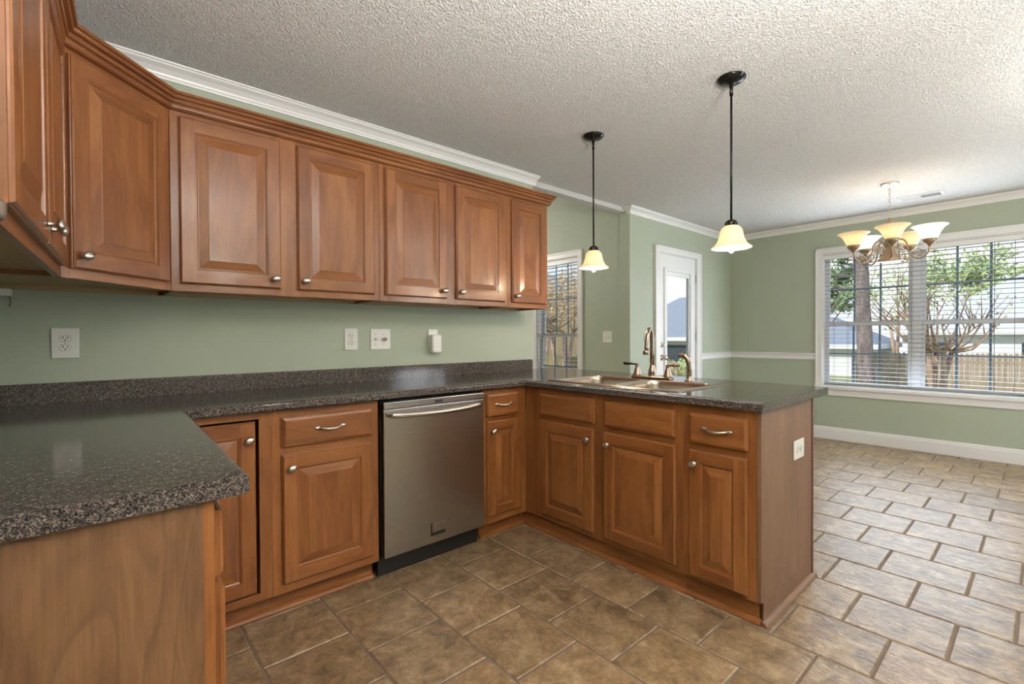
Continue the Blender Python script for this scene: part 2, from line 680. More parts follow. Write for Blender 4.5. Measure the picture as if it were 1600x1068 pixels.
# floor: bevelled stone tiles over grout, one mesh
P_ = 0.3195
xs_k = [-0.252 - P_ * k for k in range(0, 8)][::-1] + [0.027]
xs_d = [0.336 + 0.3187 * k for k in range(0, 14)]
xs = xs_k + xs_d
mb = MB()
mb.mat = 1
mb.box(XL - TH, XD + 0.05, YR, 5.2, -0.06, -0.0035)
mb.mat = 0
tile_r = []
half = P_ / 2
g = 0.0036
ncol_seam = xs.index(0.027)
for ci in range(len(xs) - 1):
    xa, xb = xs[ci], xs[ci + 1]
    par = (ci - ncol_seam) % 2
    base = -2.0335 if par == 0 else -2.1935
    ky = int((YR - base) / 0.3205) - 1
    y = base + ky * 0.3205
    while y < 5.2:
        y0, y1 = max(y, YR), min(y + 0.3205, 5.2)
        x0_, x1_ = max(xa, XL - TH), min(xb, XD + 0.05)
        if y1 - y0 > 0.03 and x1_ - x0_ > 0.02:
            e = 0.0045
            dz = random.uniform(-0.0006, 0.0006)
            o0 = [(x0_ + g, y0 + g, -0.0035), (x1_ - g, y0 + g, -0.0035), (x1_ - g, y1 - g, -0.0035), (x0_ + g, y1 - g, -0.0035)]
            o1 = [(x0_ + g + e, y0 + g + e, dz), (x1_ - g - e, y0 + g + e, dz), (x1_ - g - e, y1 - g - e, dz), (x0_ + g + e, y1 - g - e, dz)]
            mb.face(o1)
            for k in range(4):
                mb.face([o0[k], o0[(k + 1) % 4], o1[(k + 1) % 4], o1[k]])
            tile_r.append(random.random())
        y += 0.3205
fl = mb.build('floor', [M['tile'], M['grout']], merge=False)
at_ = fl.data.attributes.new('tile_rand', 'FLOAT', 'FACE')
vals = [0.0] * len(fl.data.polygons)
for i, r in enumerate(tile_r):
    for k in range(5):
        vals[6 + i * 5 + k] = r
at_.data.foreach_set('value', vals)
struct(fl, 'brown stone tile floor laid in staggered rows')

# ceilings
mb = MB()
mb.box(XL - TH, XD + TH, YR - TH, TH, H, H + 0.12)
struct(mb.build('ceiling', M['ceiling']), 'white popcorn textured ceiling')
mb = MB()
mb.box(XL - TH, XF + TH, TH, 5.3, HF, HF + 0.12)
struct(mb.build('ceiling', M['ceiling']), 'higher white ceiling of the room beyond the opening')

mb = MB()
mb.box(XL - TH, WE, 0, TH, 0, HF)
struct(mb.build('wall_back', M['green']), 'sage green wall behind the long counter')
mb = MB()
mb.box(WE, WB, 0.035, TH, 2.412, HF)
struct(mb.build('wall_header', M['ceiling']), 'white header above the open passage')
DX0, DX1, DZ = 2.556, 3.362, 2.082
mb = MB()
mb.box(WB, DX0, 0, TH, 0, HF)
mb.box(DX1, XD + TH, 0, TH, 0, HF)
mb.box(DX0, DX1, 0, TH, DZ, HF)
struct(mb.build('wall_door', M['green']), 'sage green wall with the white glazed door')
# dining wall with window opening
WY0, WY1, WZ0, WZ1 = -1.045, -2.675, 0.600, 2.094
mb = MB()
mb.box(XD, XD + TH, WY0, TH, 0, H)
mb.box(XD, XD + TH, YR, WY1, 0, H)
mb.box(XD, XD + TH, WY1, WY0, 0, WZ0)
mb.box(XD, XD + TH, WY1, WY0, WZ1, H)
struct(mb.build('wall_dining', M['green']), 'sage green dining wall with the wide window')
mb = MB()
mb.box(XL - TH, XL, YR, 0, 0, H)
struct(mb.build('wall_left', M['green']))
RX0, RX1, RZ1 = 2.1, 3.3, 2.1
mb = MB()
mb.box(XL - TH, RX0, YR - TH, YR, 0, H)
mb.box(RX1, XD + TH, YR - TH, YR, 0, H)
mb.box(RX0, RX1, YR - TH, YR, RZ1, H)
struct(mb.build('wall_rear', M['green']))
# family room
FY0, FY1, FZ0, FZ1 = 0.735, 1.395, 0.42, 2.08
mb = MB()
mb.box(XF, XF + TH, TH, FY0, 0, HF)
mb.box(XF, XF + TH, FY1, 5.2, 0, HF)
mb.box(XF, XF + TH, FY0, FY1, 0, FZ0)
mb.box(XF, XF + TH, FY0, FY1, FZ1, HF)
struct(mb.build('wall_family', M['green']), 'sage green wall of the room beyond, with narrow window')
mb = MB()
mb.box(XL - TH, XF + TH, 5.2, 5.32, 0, HF)
mb.box(XL - TH, XL, TH, 5.2, 0, HF)
struct(mb.build('wall_far', M['green']))

# white crown mouldings
CZ = H - 0.058
crown = [(0, H - 0.062), (0.010, H - 0.062), (0.012, H - 0.052), (0.016, H - 0.049), (0.019, H - 0.040),
         (0.034, H - 0.024), (0.055, H - 0.013), (0.058, H - 0.007), (0.066, H - 0.005), (0.068, H), (0, H)]
crown = [(o * 1.1, H - (H - z) * 1.0) for o, z in crown]
mb = MB()
mb.sweep(crown, [(XL, YR), (XL, 0), (0.71, 0)])
struct(mb.build('trim_1', M['white']), 'white crown moulding above the wooden wall cabinets')
mb = MB()
mb.sweep(crown, [(WB, 0.03), (WB, 0), (XD, 0), (XD, YR)])
struct(mb.build('trim_2', M['white']), 'white crown moulding round the dining corner')
cf = [(o * 1.35, z - H + HF - 0.0) for o, z in crown]
mb = MB()
mb.sweep(cf, [(XL, TH), (XL, 5.2), (XF, 5.2), (XF, TH)])
struct(mb.build('trim_3', M['white']))
# chair rail
rail = [(0, 0.887), (0.012, 0.889), (0.016, 0.897), (0.020, 0.905), (0.012, 0.915), (0.012, 0.940), (0.022, 0.950),
        (0.026, 0.960), (0.018, 0.967), (0, 0.968)]
mb = MB()
mb.sweep(rail, [(3.452, 0), (XD, 0), (XD, -0.978)])
struct(mb.build('trim_4', M['white']), 'white chair rail between the door and the wide window')
mb = MB()
mb.sweep(rail, [(XD, -2.745), (XD, YR)])
struct(mb.build('trim_5', M['white']))
basep = [(0, 0), (0.016, 0), (0.016, 0.105), (0.012, 0.112), (0.011, 0.127), (0.006, 0.136), (0, 0.138)]
mb = MB()
mb.sweep(basep, [(3.452, 0), (XD, 0), (XD, YR)])
struct(mb.build('baseboard_dining', M['white']), 'white baseboard below the wide window')
mb = MB()
mb.sweep(basep, [(WB, TH), (WB, 0), (2.466, 0)])
struct(mb.build('baseboard_door', M['white']))
mb = MB()
mb.sweep(basep, [(XF, 5.2), (XF, TH)])
struct(mb.build('baseboard_family', M['white']))


# ------------------------------------------------------------------ windows
def casing_prof():
    return [(0, 0), (0.0, 0.018), (0.010, 0.020), (0.016, 0.014), (0.050, 0.012), (0.060, 0.016), (0.068, 0.016), (0.068, 0)]


def window(name, T, y0, y1, z0, z1, units, label, stool=True, mid=None, cols=3, depth=TH):
    """local frame: wall face is x=0, outdoors is +x, y runs along the wall; y0<y1."""
    root = thing(name, label, 'window')
    root.matrix_world = T
    root['kind'] = 'structure'
    mb = MB()
    c = 0.067
    # casing boards (stepped)
    for a, b, p, q in ((y0 - c, y0, z0 - 0.0, z1 + c), (y1, y1 + c, z0 - 0.0, z1 + c)):
        mb.box(-0.018, 0, a, b, p, q)
    mb.box(-0.018, 0, y0, y1, z1, z1 + c)
    mb.box(-0.024, 0, y0 - c - 0.002, y0 - c + 0.016, z0, z1 + c + 0.002)
    mb.box(-0.024, 0, y1 + c - 0.016, y1 + c + 0.002, z0, z1 + c + 0.002)
    mb.box(-0.024, 0, y0 - c, y1 + c, z1 + c - 0.016, z1 + c + 0.002)
    mb.build('casing', M['white'], root, 0.003)
    mb = MB()
    mb.box(-0.040, 0.02, y0 - c - 0.01, y1 + c + 0.01, z0 - 0.032, z0)
    mb.box(-0.018, 0, y0 - c, y1 + c, z0 - 0.104, z0 - 0.032)
    mb.build('stool_and_apron', M['white'], root, 0.004)
    mb = MB()
    mb.box(0, depth, y0, y0 + 0.012, z0, z1)
    mb.box(0, depth, y1 - 0.012, y1, z0, z1)
    mb.box(0, depth, y0 + 0.012, y1 - 0.012, z1 - 0.012, z1)
    mb.box(0, depth, y0 + 0.012, y1 - 0.012, z0, z0 + 0.012)
    for k in range(1, units):
        ym = y0 + (y1 - y0) * k / units
        mb.box(0.045, depth, ym - 0.032, ym + 0.032, z0 + 0.012, z1 - 0.012)
    mb.build('jamb', M['vinyl'], root, 0.002)
    uw = (y1 - y0) / units
    zm = mid or (z0 + z1) / 2
    for k in range(units):
        a = y0 + k * uw + (0.012 if k == 0 else 0.032)
        b = y0 + (k + 1) * uw - (0.012 if k == units - 1 else 0.032)
        for up in (0, 1):
            p, q = (zm - 0.02, z1 - 0.012) if up else (z0 + 0.012, zm + 0.02)
            xf = 0.085 if up else 0.055
            st = 0.036
            mb = MB()
            mb.box(xf, xf + 0.028, a, a + st, p, q)
            mb.box(xf, xf + 0.028, b - st, b, p, q)
            mb.box(xf, xf + 0.028, a + st, b - st, p, p + 0.038)
            mb.box(xf, xf + 0.028, a + st, b - st, q - 0.036, q)
            sh = mb.build('upper_sash' if up else 'lower_sash', M['vinyl'], root, 0.002)
            mb = MB()
            ga, gb, gp, gq = a + st, b - st, p + 0.038, q - 0.036
            mw = 0.009
            for j in range(1, cols):
                yy = ga + (gb - ga) * j / cols
                mb.box(xf + 0.009, xf + 0.013, yy - mw, yy + mw, gp, gq)
            zz = (gp + gq) / 2
            mb.box(xf + 0.0095, xf + 0.0125, ga, gb, zz - mw * 0.8, zz + mw * 0.8)
            mb.build('grille', M['muntin'], sh)
            mb = MB()
            mb.face([(xf + 0.016, ga - 0.004, gp - 0.004), (xf + 0.016, gb + 0.004, gp - 0.004), (xf + 0.016, gb + 0.004, gq + 0.004), (xf + 0.016, ga - 0.004, gq + 0.004)])
            mb.build('pane', M['glass'], sh)
    return root


# dining window: local y -> world y, local x -> world x
window('window_1', Tr(XD, 0, 0), WY1, WY0, WZ0, WZ1, 2, 'wide white double window behind the hanging chandelier', mid=1.300)
window('window_2', Tr(XF, 0, 0), FY0, FY1, FZ0, FZ1, 1, 'narrow white window at the right end of the wall cabinets', mid=1.19)


def blind(T, y0, y1, z0, z1, label, ladders, tilt=0.10, cords=()):
    root = thing('window_blind', label, 'blind')
    root.matrix_world = T
    mb = MB()
    mb.box(0.002, 0.050, y0, y1, z1 - 0.052, z1 - 0.002)
    mb.build('headrail', M['white'], root, 0.003)
    n = int((z1 - 0.06 - z0 - 0.02) / 0.0455)
    mb = MB()
    for i in range(n):
        z = z1 - 0.075 - i * 0.0455
        mb.M = Tr(0.028, 0, z) @ Ry(-tilt)
        mb.box(-0.0245, 0.0245, y0 + 0.004, y1 - 0.004, -0.0017, 0.0017)
    mb.M = Matrix.Identity(4)
    zb = z1 - 0.075 - n * 0.0455
    mb.build('slats', M['slat'], root)
    mb = MB()
    mb.box(0.004, 0.052, y0 + 0.004, y1 - 0.004, zb - 0.010, zb + 0.008)
    mb.build('bottom_rail', M['slat'], root, 0.003)
    mb = MB()
    for y in ladders:
        for xx in (0.0025, 0.0535):
            mb.tube([(xx, y, zb), (xx, y, z1 - 0.05)], 0.0011, 6)
    mb.build('ladder_cord', M['cord'], root)
    for y, zt in cords:
        mb = MB()
        mb.tube([(-0.006, y, z1 - 0.05), (-0.008, y, zt + 0.05)], 0.002, 6)
        mb.lathe([(0.0, 0.055), (0.005, 0.05), (0.009, 0.01), (0.008, 0.0), (0, 0)], 10, Tr(-0.008, y, zt))
        mb.build('tilt_cord', M['cord'], root)
    return root


blind(Tr(XD + 0.001, 0, 0), WY1 + 0.014, WY0 - 0.014, WZ0 + 0.02, WZ1 - 0.012, 'white horizontal slat blind open in the wide dining window',
      [-1.15, -1.28, -1.72, -2.0, -2.42, -2.55], tilt=-0.02, cords=((-2.612, 1.66),))
blind(Tr(XF + 0.001, 0, 0), FY0 + 0.014, FY1 - 0.014, FZ0 + 0.02, FZ1 - 0.012, 'white slat blind open in the narrow window beside the wall cabinets',
      [0.84, 1.28], tilt=0.0, cords=())

# rear glazed opening behind the camera
rt = thing('window_3', 'white framed glazed doors in the rear wall', 'window')
rt['kind'] = 'structure'
mb = MB()
for a, b in ((RX0, RX0 + 0.07), (RX1 - 0.07, RX1), ((RX0 + RX1) / 2 - 0.06, (RX0 + RX1) / 2 + 0.06)):
    mb.box(a, b, YR - 0.09, YR - 0.03, 0, RZ1)
mb.box(RX0, RX1, YR - 0.089, YR - 0.031, RZ1 - 0.07, RZ1)
mb.box(RX0, RX1, YR - 0.089, YR - 0.031, 0, 0.10)
mb.build('frame', M['vinyl'], rt, 0.003)
mb = MB()
mb.face([(RX0 + 0.07, YR - 0.06, 0.1), (RX1 - 0.07, YR - 0.06, 0.1), (RX1 - 0.07, YR - 0.06, RZ1 - 0.07), (RX0 + 0.07, YR - 0.06, RZ1 - 0.07)])
mb.build('pane', M['glass'], rt)

# ------------------------------------------------------------------ glazed back door
dr = thing('door_1', 'white glazed back door with casing, left of the dining corner', 'door')
dr['kind'] = 'structure'
mb = MB()
cA, cB, cT = 2.464, 3.454, 2.142
for a, b in ((cA, DX0 + 0.004), (DX1 - 0.004, cB)):
    mb.box(a, b, -0.018, 0, 0, cT)
mb.box(DX0 + 0.004, DX1 - 0.004, -0.018, 0, DZ - 0.004, cT)
mb.box(cA - 0.002, cA + 0.018, -0.026, 0, 0, cT + 0.002)
mb.box(cB - 0.018, cB + 0.002, -0.026, 0, 0, cT + 0.002)
mb.box(cA, cB, -0.026, 0, cT - 0.018, cT + 0.002)
mb.build('casing', M['white'], dr, 0.003)
mb = MB()
mb.box(DX0 - 0.0, DX0 + 0.010, 0, TH, 0, DZ)
mb.box(DX1 - 0.010, DX1, 0, TH, 0, DZ)
mb.box(DX0 + 0.01, DX1 - 0.01, 0, TH, DZ - 0.01, DZ)
mb.box(DX0 + 0.01, DX1 - 0.01, 0.0, TH, 0.0, 0.02)
mb.build('jamb', M['white'], dr, 0.001)
sx0, sx1, sz0, sz1 = DX0 + 0.012, DX1 - 0.012, 0.022, DZ - 0.012
gx0, gx1, gz0, gz1 = 2.672, 3.245, 0.28, 1.915
mb = MB()
ya, yb = 0.006, 0.050
mb.box(sx0, gx0, ya, yb, sz0, sz1)
mb.box(gx1, sx1, ya, yb, sz0, sz1)
mb.box(gx0, gx1, ya, yb, gz1, sz1)
mb.box(gx0, gx1, ya, yb, sz0, gz0)
slab = mb.build('door_slab', M['door_white'], dr, 0.002)
mb = MB()
fw = 0.030
for a, b, p, q in ((gx0 - 0.012, gx0 + fw, gz0 - 0.012, gz1 + 0.012), (gx1 - fw, gx1 + 0.012, gz0 - 0.012, gz1 + 0.012),
                   (gx0 + fw, gx1 - fw, gz1 - fw, gz1 + 0.012), (gx0 + fw, gx1 - fw, gz0 - 0.012, gz0 + fw)):
    mb.box(a, b, ya - 0.016, ya + 0.02, p, q)
mb.build('glass_frame', M['door_white'], slab, 0.005)
mb = MB()
mb.face([(gx0 + fw - 0.002, 0.024, gz0 + fw - 0.002), (gx1 - fw + 0.002, 0.024, gz0 + fw - 0.002), (gx1 - fw + 0.002, 0.024, gz1 - fw + 0.002), (gx0 + fw - 0.002, 0.024, gz1 - fw + 0.002)])
mb.build('pane', M['glass'], slab)
mb = MB()   # raised blind cassette of the glass insert
mb.box(gx0 + fw, gx1 - fw, 0.004, 0.020, gz1 - fw - 0.045, gz1 - fw)
mb.box(gx1 - fw - 0.018, gx1 - fw, 0.002, 0.016, gz0 + fw, gz1 - fw)
mb.build('raised_inner_blind', M['vinyl'], slab, 0.002)
kx = 2.616
mb = MB()
mb.lathe([(0, 0), (0.031, 0), (0.031, 0.006), (0.022, 0.012), (0, 0.014)], 20, Tr(kx, ya, 1.085) @ Rx(PI / 2))
mb.box(kx - 0.004, kx + 0.004, ya - 0.032, ya - 0.01, 1.068, 1.102)
mb.build('deadbolt', M['nickel'], slab, 0.001)
mb = MB()
mb.lathe([(0, 0), (0.032, 0), (0.032, 0.006), (0.014, 0.013), (0.012, 0.032), (0.022, 0.040), (0.028, 0.052), (0.025, 0.062), (0.012, 0.068), (0, 0.069)],
         20, Tr(kx, ya, 0.945) @ Rx(PI / 2))
mb.build('door_knob', M['nickel'], slab)
for z in (1.80, 1.12, 0.30):
    mb = MB()
    mb.tube([(DX1 - 0.008, -0.004, z), (DX1 - 0.008, -0.004, z + 0.09)], 0.006, 10)
    mb.build('hinge', M['nickel'], dr)


# ------------------------------------------------------------------ cabinetry
DT = 0.021        # door thickness


def knob_mesh():
    mb = MB()
    mb.lathe([(0, 0), (0.008, 0), (0.0085, 0.002), (0.006, 0.005), (0.005, 0.013), (0.007, 0.016), (0.013, 0.018),
              (0.0165, 0.022), (0.0165, 0.025), (0.012, 0.030), (0.005, 0.0325), (0, 0.033)], 20, Rx(PI / 2))
    o = mb.build('knob', M['nickel'])
    return o


_knob = knob_mesh()
KNOB_MESH = _knob.data
for p in KNOB_MESH.polygons:
    p.use_smooth = True
bpy.data.objects.remove(_knob)


def add_knob(parent, x, z, y=-DT, tilt=-0.45):
    o = bpy.data.objects.new('knob', KNOB_MESH)
    COL.objects.link(o)
    o.parent = parent
    o.location = (x, y, z)
    o.scale = (1.25, 1, 0.90)
    o.rotation_euler = (0, tilt, 0)
    return o


def raised_door(parent, x, z, w, h, knob=None, stile=0.057, y=0.0, name='door'):
    mb = MB()
    t = DT
    e = 0.0065
    mb.ring_panel(w, h, [(0, 0), (0, -t + 0.009), (0.0025, -t + 0.0075), (0.003, -t + 0.004), (e, -t)])
    # back
    mb.face([(0, 0, 0), (0, 0, h), (w, 0, h), (w, 0, 0)])
    s = stile

    def flat(a, b, p, q, hor):
        o = (random.uniform(0, 80), random.uniform(0, 80))
        pts = [(a, -t, p), (b, -t, p), (b, -t, q), (a, -t, q)]
        uv = [((c[2] if hor else c[0]) + o[0], (c[0] if hor else c[2]) + o[1]) for c in pts]
        mb.face(pts, uv)
    flat(e, s, e, h - e, False)
    flat(w - s, w - e, e, h - e, False)
    flat(s, w - s, e, s, True)
    flat(s, w - s, h - s, h - e, True)
    r = min(0.034, (w - 2 * s) * 0.28)
    mb.ring_panel(w, h, [(s, -t), (s + 0.001, -t + 0.0035), (s + 0.005, -t + 0.0035), (s + 0.006, -t + 0.0065),
                         (s + 0.0095, -t + 0.0085), (s + 0.0125, -t + 0.0085), (s + 0.0125 + r, -t + 0.001),
                         (s + 0.0135 + r, -t + 0.000)])
    i = s + 0.0135 + r
    flat(i, w - i, i, h - i, False)
    d = mb.build(name, M['wood'], parent, loc=(x, y, z))
    if knob:
        add_knob(d, knob[0], knob[1])
    return d


def slab_drawer(parent, x, z, w, h, pull=True, name='drawer'):
    mb = MB()
    t = DT
    mb.ring_panel(w, h, [(0, 0), (0, -t + 0.010), (0.003, -t + 0.008), (0.004, -t + 0.0035), (0.014, -t)])
    mb.face([(0, 0, 0), (0, 0, h), (w, 0, h), (w, 0, 0)])
    o = (random.uniform(0, 80), random.uniform(0, 80))
    pts = [(0.014, -t, 0.014), (w - 0.014, -t, 0.014), (w - 0.014, -t, h - 0.014), (0.014, -t, h - 0.014)]
    mb.face(pts, [(c[2] + o[0], c[0] + o[1]) for c in pts])
    d = mb.build(name, M['wood'], parent, loc=(x, 0, z))
    if pull:
        cx, cz = w / 2, h / 2 + 0.004
        mb = MB()
        pts, rr = [], []
        L2 = 0.048
        for k in range(17):
            u = -1 + 2 * k / 16
            pts.append((cx + u * L2, -t - 0.004 - 0.020 * (1 - abs(u) ** 2.4), cz - 0.006 * (1 - u * u)))
            rr.append(0.0042 + 0.0026 * (1 - abs(u)) ** 0.8)
        mb.tube(pts, rr, 10)
        for sgn in (-1, 1):
            mb.lathe([(0, 0), (0.0075, 0.0), (0.0085, 0.002), (0.006, 0.0055), (0, 0.007)], 16,
                     Tr(cx + sgn * 0.055, -t, cz) @ Matrix.Scale(1.9, 4, (1, 0, 0)) @ Rx(PI / 2))
        mb.build('pull', M['nickel'], d)
    return d


def face_frame(parent, w, z0, z1, stiles, rails, t=0.019):
    """stiles: [(x0,x1)], rails: [(x0,x1,za,zb)]; front face at y=0."""
    mb = MB()
    for a, b in stiles:
        mb.box(a, b, 0, t, z0, z1, 'z')
    for a, b, p, q in rails:
        mb.box(a, b, 0.0, t, p, q, 'x')
    return mb.build('face_frame', M['wood'], parent, 0.0012, 1)


def shoe(mb, path):
    mb.sweep([(0, 0.0005), (0.018, 0.0005), (0.018, 0.006), (0.014, 0.014), (0.008, 0.0185), (0, 0.0205)], path)


BT = 0.876        # top of base boxes
KZ = 0.094        # bottom of face frames


def base_body(parent, w, depth, side=(True, True), kick=0.0, open_front=None):
    mb = MB()
    mb.box(0.0, 0.016, 0.019, depth, KZ, BT)
    mb.box(w - 0.016, w, 0.019, depth, KZ, BT)
    mb.box(0.016, w - 0.016, 0.019, depth, KZ, KZ + 0.016)
    mb.box(0.016, w - 0.016, depth - 0.008, depth, KZ + 0.016, BT)
    mb.box(0.016, w - 0.016, 0.019, 0.10, BT - 0.018, BT)
    return mb.build('body', M['wood'], parent)


def kick(parent, x0, x1, y=0.028):
    mb = MB()
    mb.box(x0, x1, y, y + 0.016, 0, KZ, 'x')
    k = mb.build('toe_kick', M['wood'], parent)
    mb = MB()
    shoe(mb, [(x0, y), (x1, y)])
    mb.build('shoe_moulding', M['wood'], k)
    return k


YF = -0.612       # face-frame plane of the long run
# --- blind corner cabinet with inset door
w = 0.362
c1 = thing('base_cabinet', 'wooden corner base cabinet with a recessed door, left of the single drawer cabinet', 'cabinet', (-1.780, YF, 0))
base_body(c1, w, 0.58)
face_frame(c1, w, KZ, BT, [(0, 0.022), (0.315, w)], [(0.022, 0.315, 0.846, BT), (0.022, 0.315, KZ, 0.125)])
raised_door(c1, 0.026, 0.128, 0.279, 0.708, (0.279 - 0.030, 0.708 - 0.072), y=0.024)
kick(c1, -0.06, w, 0.055)
# --- drawer over door
X0 = -1.418
w = 0.474
c2 = thing('base_cabinet', 'wooden base cabinet with one drawer over one door, left of the dishwasher', 'cabinet', (X0, YF, 0))
base_body(c2, w, 0.58)
face_frame(c2, w, KZ, BT, [(0, 0.052), (w - 0.052, w)], [(0.052, w - 0.052, BT - 0.045, BT), (0.052, w - 0.052, 0.672, 0.720), (0.052, w - 0.052, KZ, 0.145)])
slab_drawer(c2, 0.037, 0.715, 0.402, 0.127)
raised_door(c2, 0.037, 0.136, 0.402, 0.547, (0.030, 0.547 - 0.055))
kick(c2, 0, w - 0.012, 0.055)
# --- narrow cabinet right of dishwasher
X0 = -0.306
w = 0.341
c3 = thing('base_cabinet', 'narrow wooden base cabinet in the inside corner right of the dishwasher', 'cabinet', (X0, YF, 0))
base_body(c3, w - 0.002, 0.58)
face_frame(c3, w, KZ, BT, [(0, 0.036), (0.254, w - 0.001)], [(0.036, 0.254, BT - 0.030, BT), (0.036, 0.254, 0.692, 0.720), (0.036, 0.254, KZ, 0.145)])
slab_drawer(c3, 0.025, 0.715, 0.241, 0.133)
raised_door(c3, 0.025, 0.138, 0.246, 0.554, (0.030, 0.554 - 0.058), stile=0.050)
kick(c3, 0.010, w + 0.028, 0.055)

# --- peninsula run (faces -x). local x = world -y
XPF = 0.035
RP = -PI / 2


def pen(y_start, w, label, seams=()):
    return thing('base_cabinet', label, 'cabinet', (XPF, y_start, 0), RP)


# corner filler + sink base
c4 = pen(-0.612, 1.658 - 0.612, 'wide wooden sink base cabinet with two doors below blank drawer fronts')
w = 1.658 - 0.612
y0_ = 0.612
base_body(c4, w, 0.60)
L0 = 0.747 - y0_
mb = MB()
face_frame(c4, w, KZ, BT, [(0.0, 0.104), (0.104, 0.152), (1.137 - y0_, 1.237 - y0_), (1.614 - y0_, w)],
           [(0.152, 0.525, BT - 0.045, BT), (0.152, 0.525, 0.672, 0.720), (0.152, 0.525, KZ, 0.140),
            (0.625, 1.002, BT - 0.045, BT), (0.625, 1.002, 0.672, 0.720), (0.625, 1.002, KZ, 0.140)])
slab_drawer(c4, L0, 0.712, 0.406, 0.131, False, 'false_drawer_front')
slab_drawer(c4, 1.222 - y0_, 0.710, 0.406, 0.131, False, 'false_drawer_front')
raised_door(c4, L0, 0.127, 0.405, 0.556, (0.405 - 0.032, 0.556 - 0.058))
raised_door(c4, 1.222 - y0_, 0.124, 0.406, 0.554, (0.030, 0.554 - 0.058))
kick(c4, -0.055, w)
# end drawer cabinet
c5 = pen(-1.658, 0.318, 'wooden base cabinet with drawer over narrow door at the free end of the peninsula')
w = 0.318
base_body(c5, w, 0.60)
face_frame(c5, w, KZ, BT, [(0, 0.046), (w - 0.042, w)], [(0.046, w - 0.042, BT - 0.045, BT), (0.046, w - 0.042, 0.668, 0.716), (0.046, w - 0.042, KZ, 0.135)])
slab_drawer(c5, 0.036, 0.706, 0.254, 0.132)
raised_door(c5, 0.036, 0.112, 0.252, 0.562, (0.030, 0.562 - 0.058), stile=0.052)
kick(c5, 0, w + 0.012)

# end panel of the peninsula with corner post and shoe
ep = thing('peninsula_end_panel', 'tall brown wood end panel of the peninsula holding the outlet', 'panel', (0, 0, 0))
mb = MB()
mb.box(0.038, 0.645, -1.994, -1.9765, KZ, BT)
mb.box(0.063, 0.645, -1.994, -1.9765, 0, KZ)
mb.build('panel', M['panel_b'], ep, 0.001, 1)
mb = MB()
mb.box(0.645, 0.663, -1.998, -1.95, 0, BT)
mb.build('corner_strip', M['darkwood'], ep, 0.002, 1)
mb = MB()
shoe(mb, [(0.045, -1.994), (0.672, -1.994)])
mb.build('shoe_moulding', M['panel_b'], ep)
bp_ = MB()
bp_.box(0.640, 0.655, -1.976, 0.0, 0, BT)
bkp = bp_.build('peninsula_back_panel', M['panel_b'])
tag(bkp, 'long brown wood panel closing the dining side of the peninsula', 'panel')

# --- left run (faces +x), very slightly out of square like the counter
AL = math.atan2(0.019, 0.99)


def leftx(y):
    return -1.776 - 0.019 * (-0.65 - y) / 1.07


c6 = thing('base_cabinet', 'wooden base cabinet with drawer and door under the near left counter', 'cabinet', (leftx(-1.702), -1.702, 0), PI / 2 - 0.0178)
w = 0.60
base_body(c6, w, 0.58)
face_frame(c6, w, KZ, BT, [(0, 0.045), (w - 0.045, w)], [(0.045, w - 0.045, BT - 0.045, BT), (0.045, w - 0.045, 0.678, 0.716), (0.045, w - 0.045, KZ, 0.145)])
slab_drawer(c6, 0.028, 0.712, w - 0.056, 0.130)
raised_door(c6, 0.028, 0.136, w - 0.056, 0.553, (w - 0.056 - 0.03, 0.49))
kick(c6, 0, w)
mb = MB()
mb.box(-0.002, 0.000, 0.001, 0.019, KZ, BT)
mb.build('front_edge_strip', M['wood'], c6)
c7 = thing('base_cabinet', 'wooden corner base cabinet half hidden by the near left counter', 'cabinet', (leftx(-1.10), -1.10, 0), PI / 2 - 0.0178)
w = 0.486
base_body(c7, w, 0.58)
face_frame(c7, w, KZ, BT, [(0, 0.045), (w - 0.045, w)], [(0.045, w - 0.045, BT - 0.03, BT), (0.045, w - 0.045, KZ, 0.125)])
raised_door(c7, 0.030, 0.128, w - 0.070, 0.708, None)
kick(c7, 0, w - 0.03)
# end panel facing the camera
lp = thing('end_panel', 'broad wooden end panel with wavy grain below the near left counter', 'panel', (0, 0, 0))
mb = MB()
mb.box(XL + 0.003, leftx(-1.70) - 0.019, -1.7045, -1.7025, 0, BT)
mb.build('panel', M['panel'], lp)

# ------------------------------------------------------------------ countertop
CT, CB = 0.914, 0.876
nl = lambda y: -1.718 - 0.0192 * (-0.65 - y)
poly = [(XL + 0.003, -1.72), (nl(-1.72), -1.72), (nl(-0.648), -0.648), (0.0, -0.648), (0.0, -2.0125), (0.836, -2.0125), (0.975, 0.0),
        (0.975, 0.055), (WE + 0.002, 0.055), (WE + 0.002, -0.003), (XL + 0.003, -0.003)]
bm = bmesh.new()
vb = [bm.verts.new((x, y, CB)) for x, y in poly]
fb = bm.faces.new(vb)
ex = bmesh.ops.extrude_face_region(bm, geom=[fb])
for vv_ in [g_ for g_ in ex['geom'] if isinstance(g_, bmesh.types.BMVert)]:
    vv_.co.z = CT
bmesh.ops.recalc_face_normals(bm, faces=bm.faces)


def on_front(e):
    a, b = e.verts[0].co, e.verts[1].co
    if abs(a.z - b.z) > 1e-4:
        return False
    segs = [((nl(-1.72), -1.72), (nl(-0.648), -0.648)), ((nl(-0.648), -0.648), (0, -0.648)), ((0, -0.648), (0, -2.0125))]
    for p, q in segs:
        for u, v_ in ((a, b), (b, a)):
            if math.hypot(u.x - p[0], u.y - p[1]) < 1e-3 and math.hypot(v_.x - q[0], v_.y - q[1]) < 1e-3:
                return True
    return False


ed = [e for e in bm.edges if on_front(e)]
bmesh.ops.bevel(bm, geom=ed, offset=0.010, segments=5, profile=0.5, affect='EDGES', clamp_overlap=True)
me = bpy.data.meshes.new('countertop')
bm.to_mesh(me)
bm.free()
me.materials.append(M['laminate'])
ctop = bpy.data.objects.new('countertop', me)
COL.objects.link(ctop)
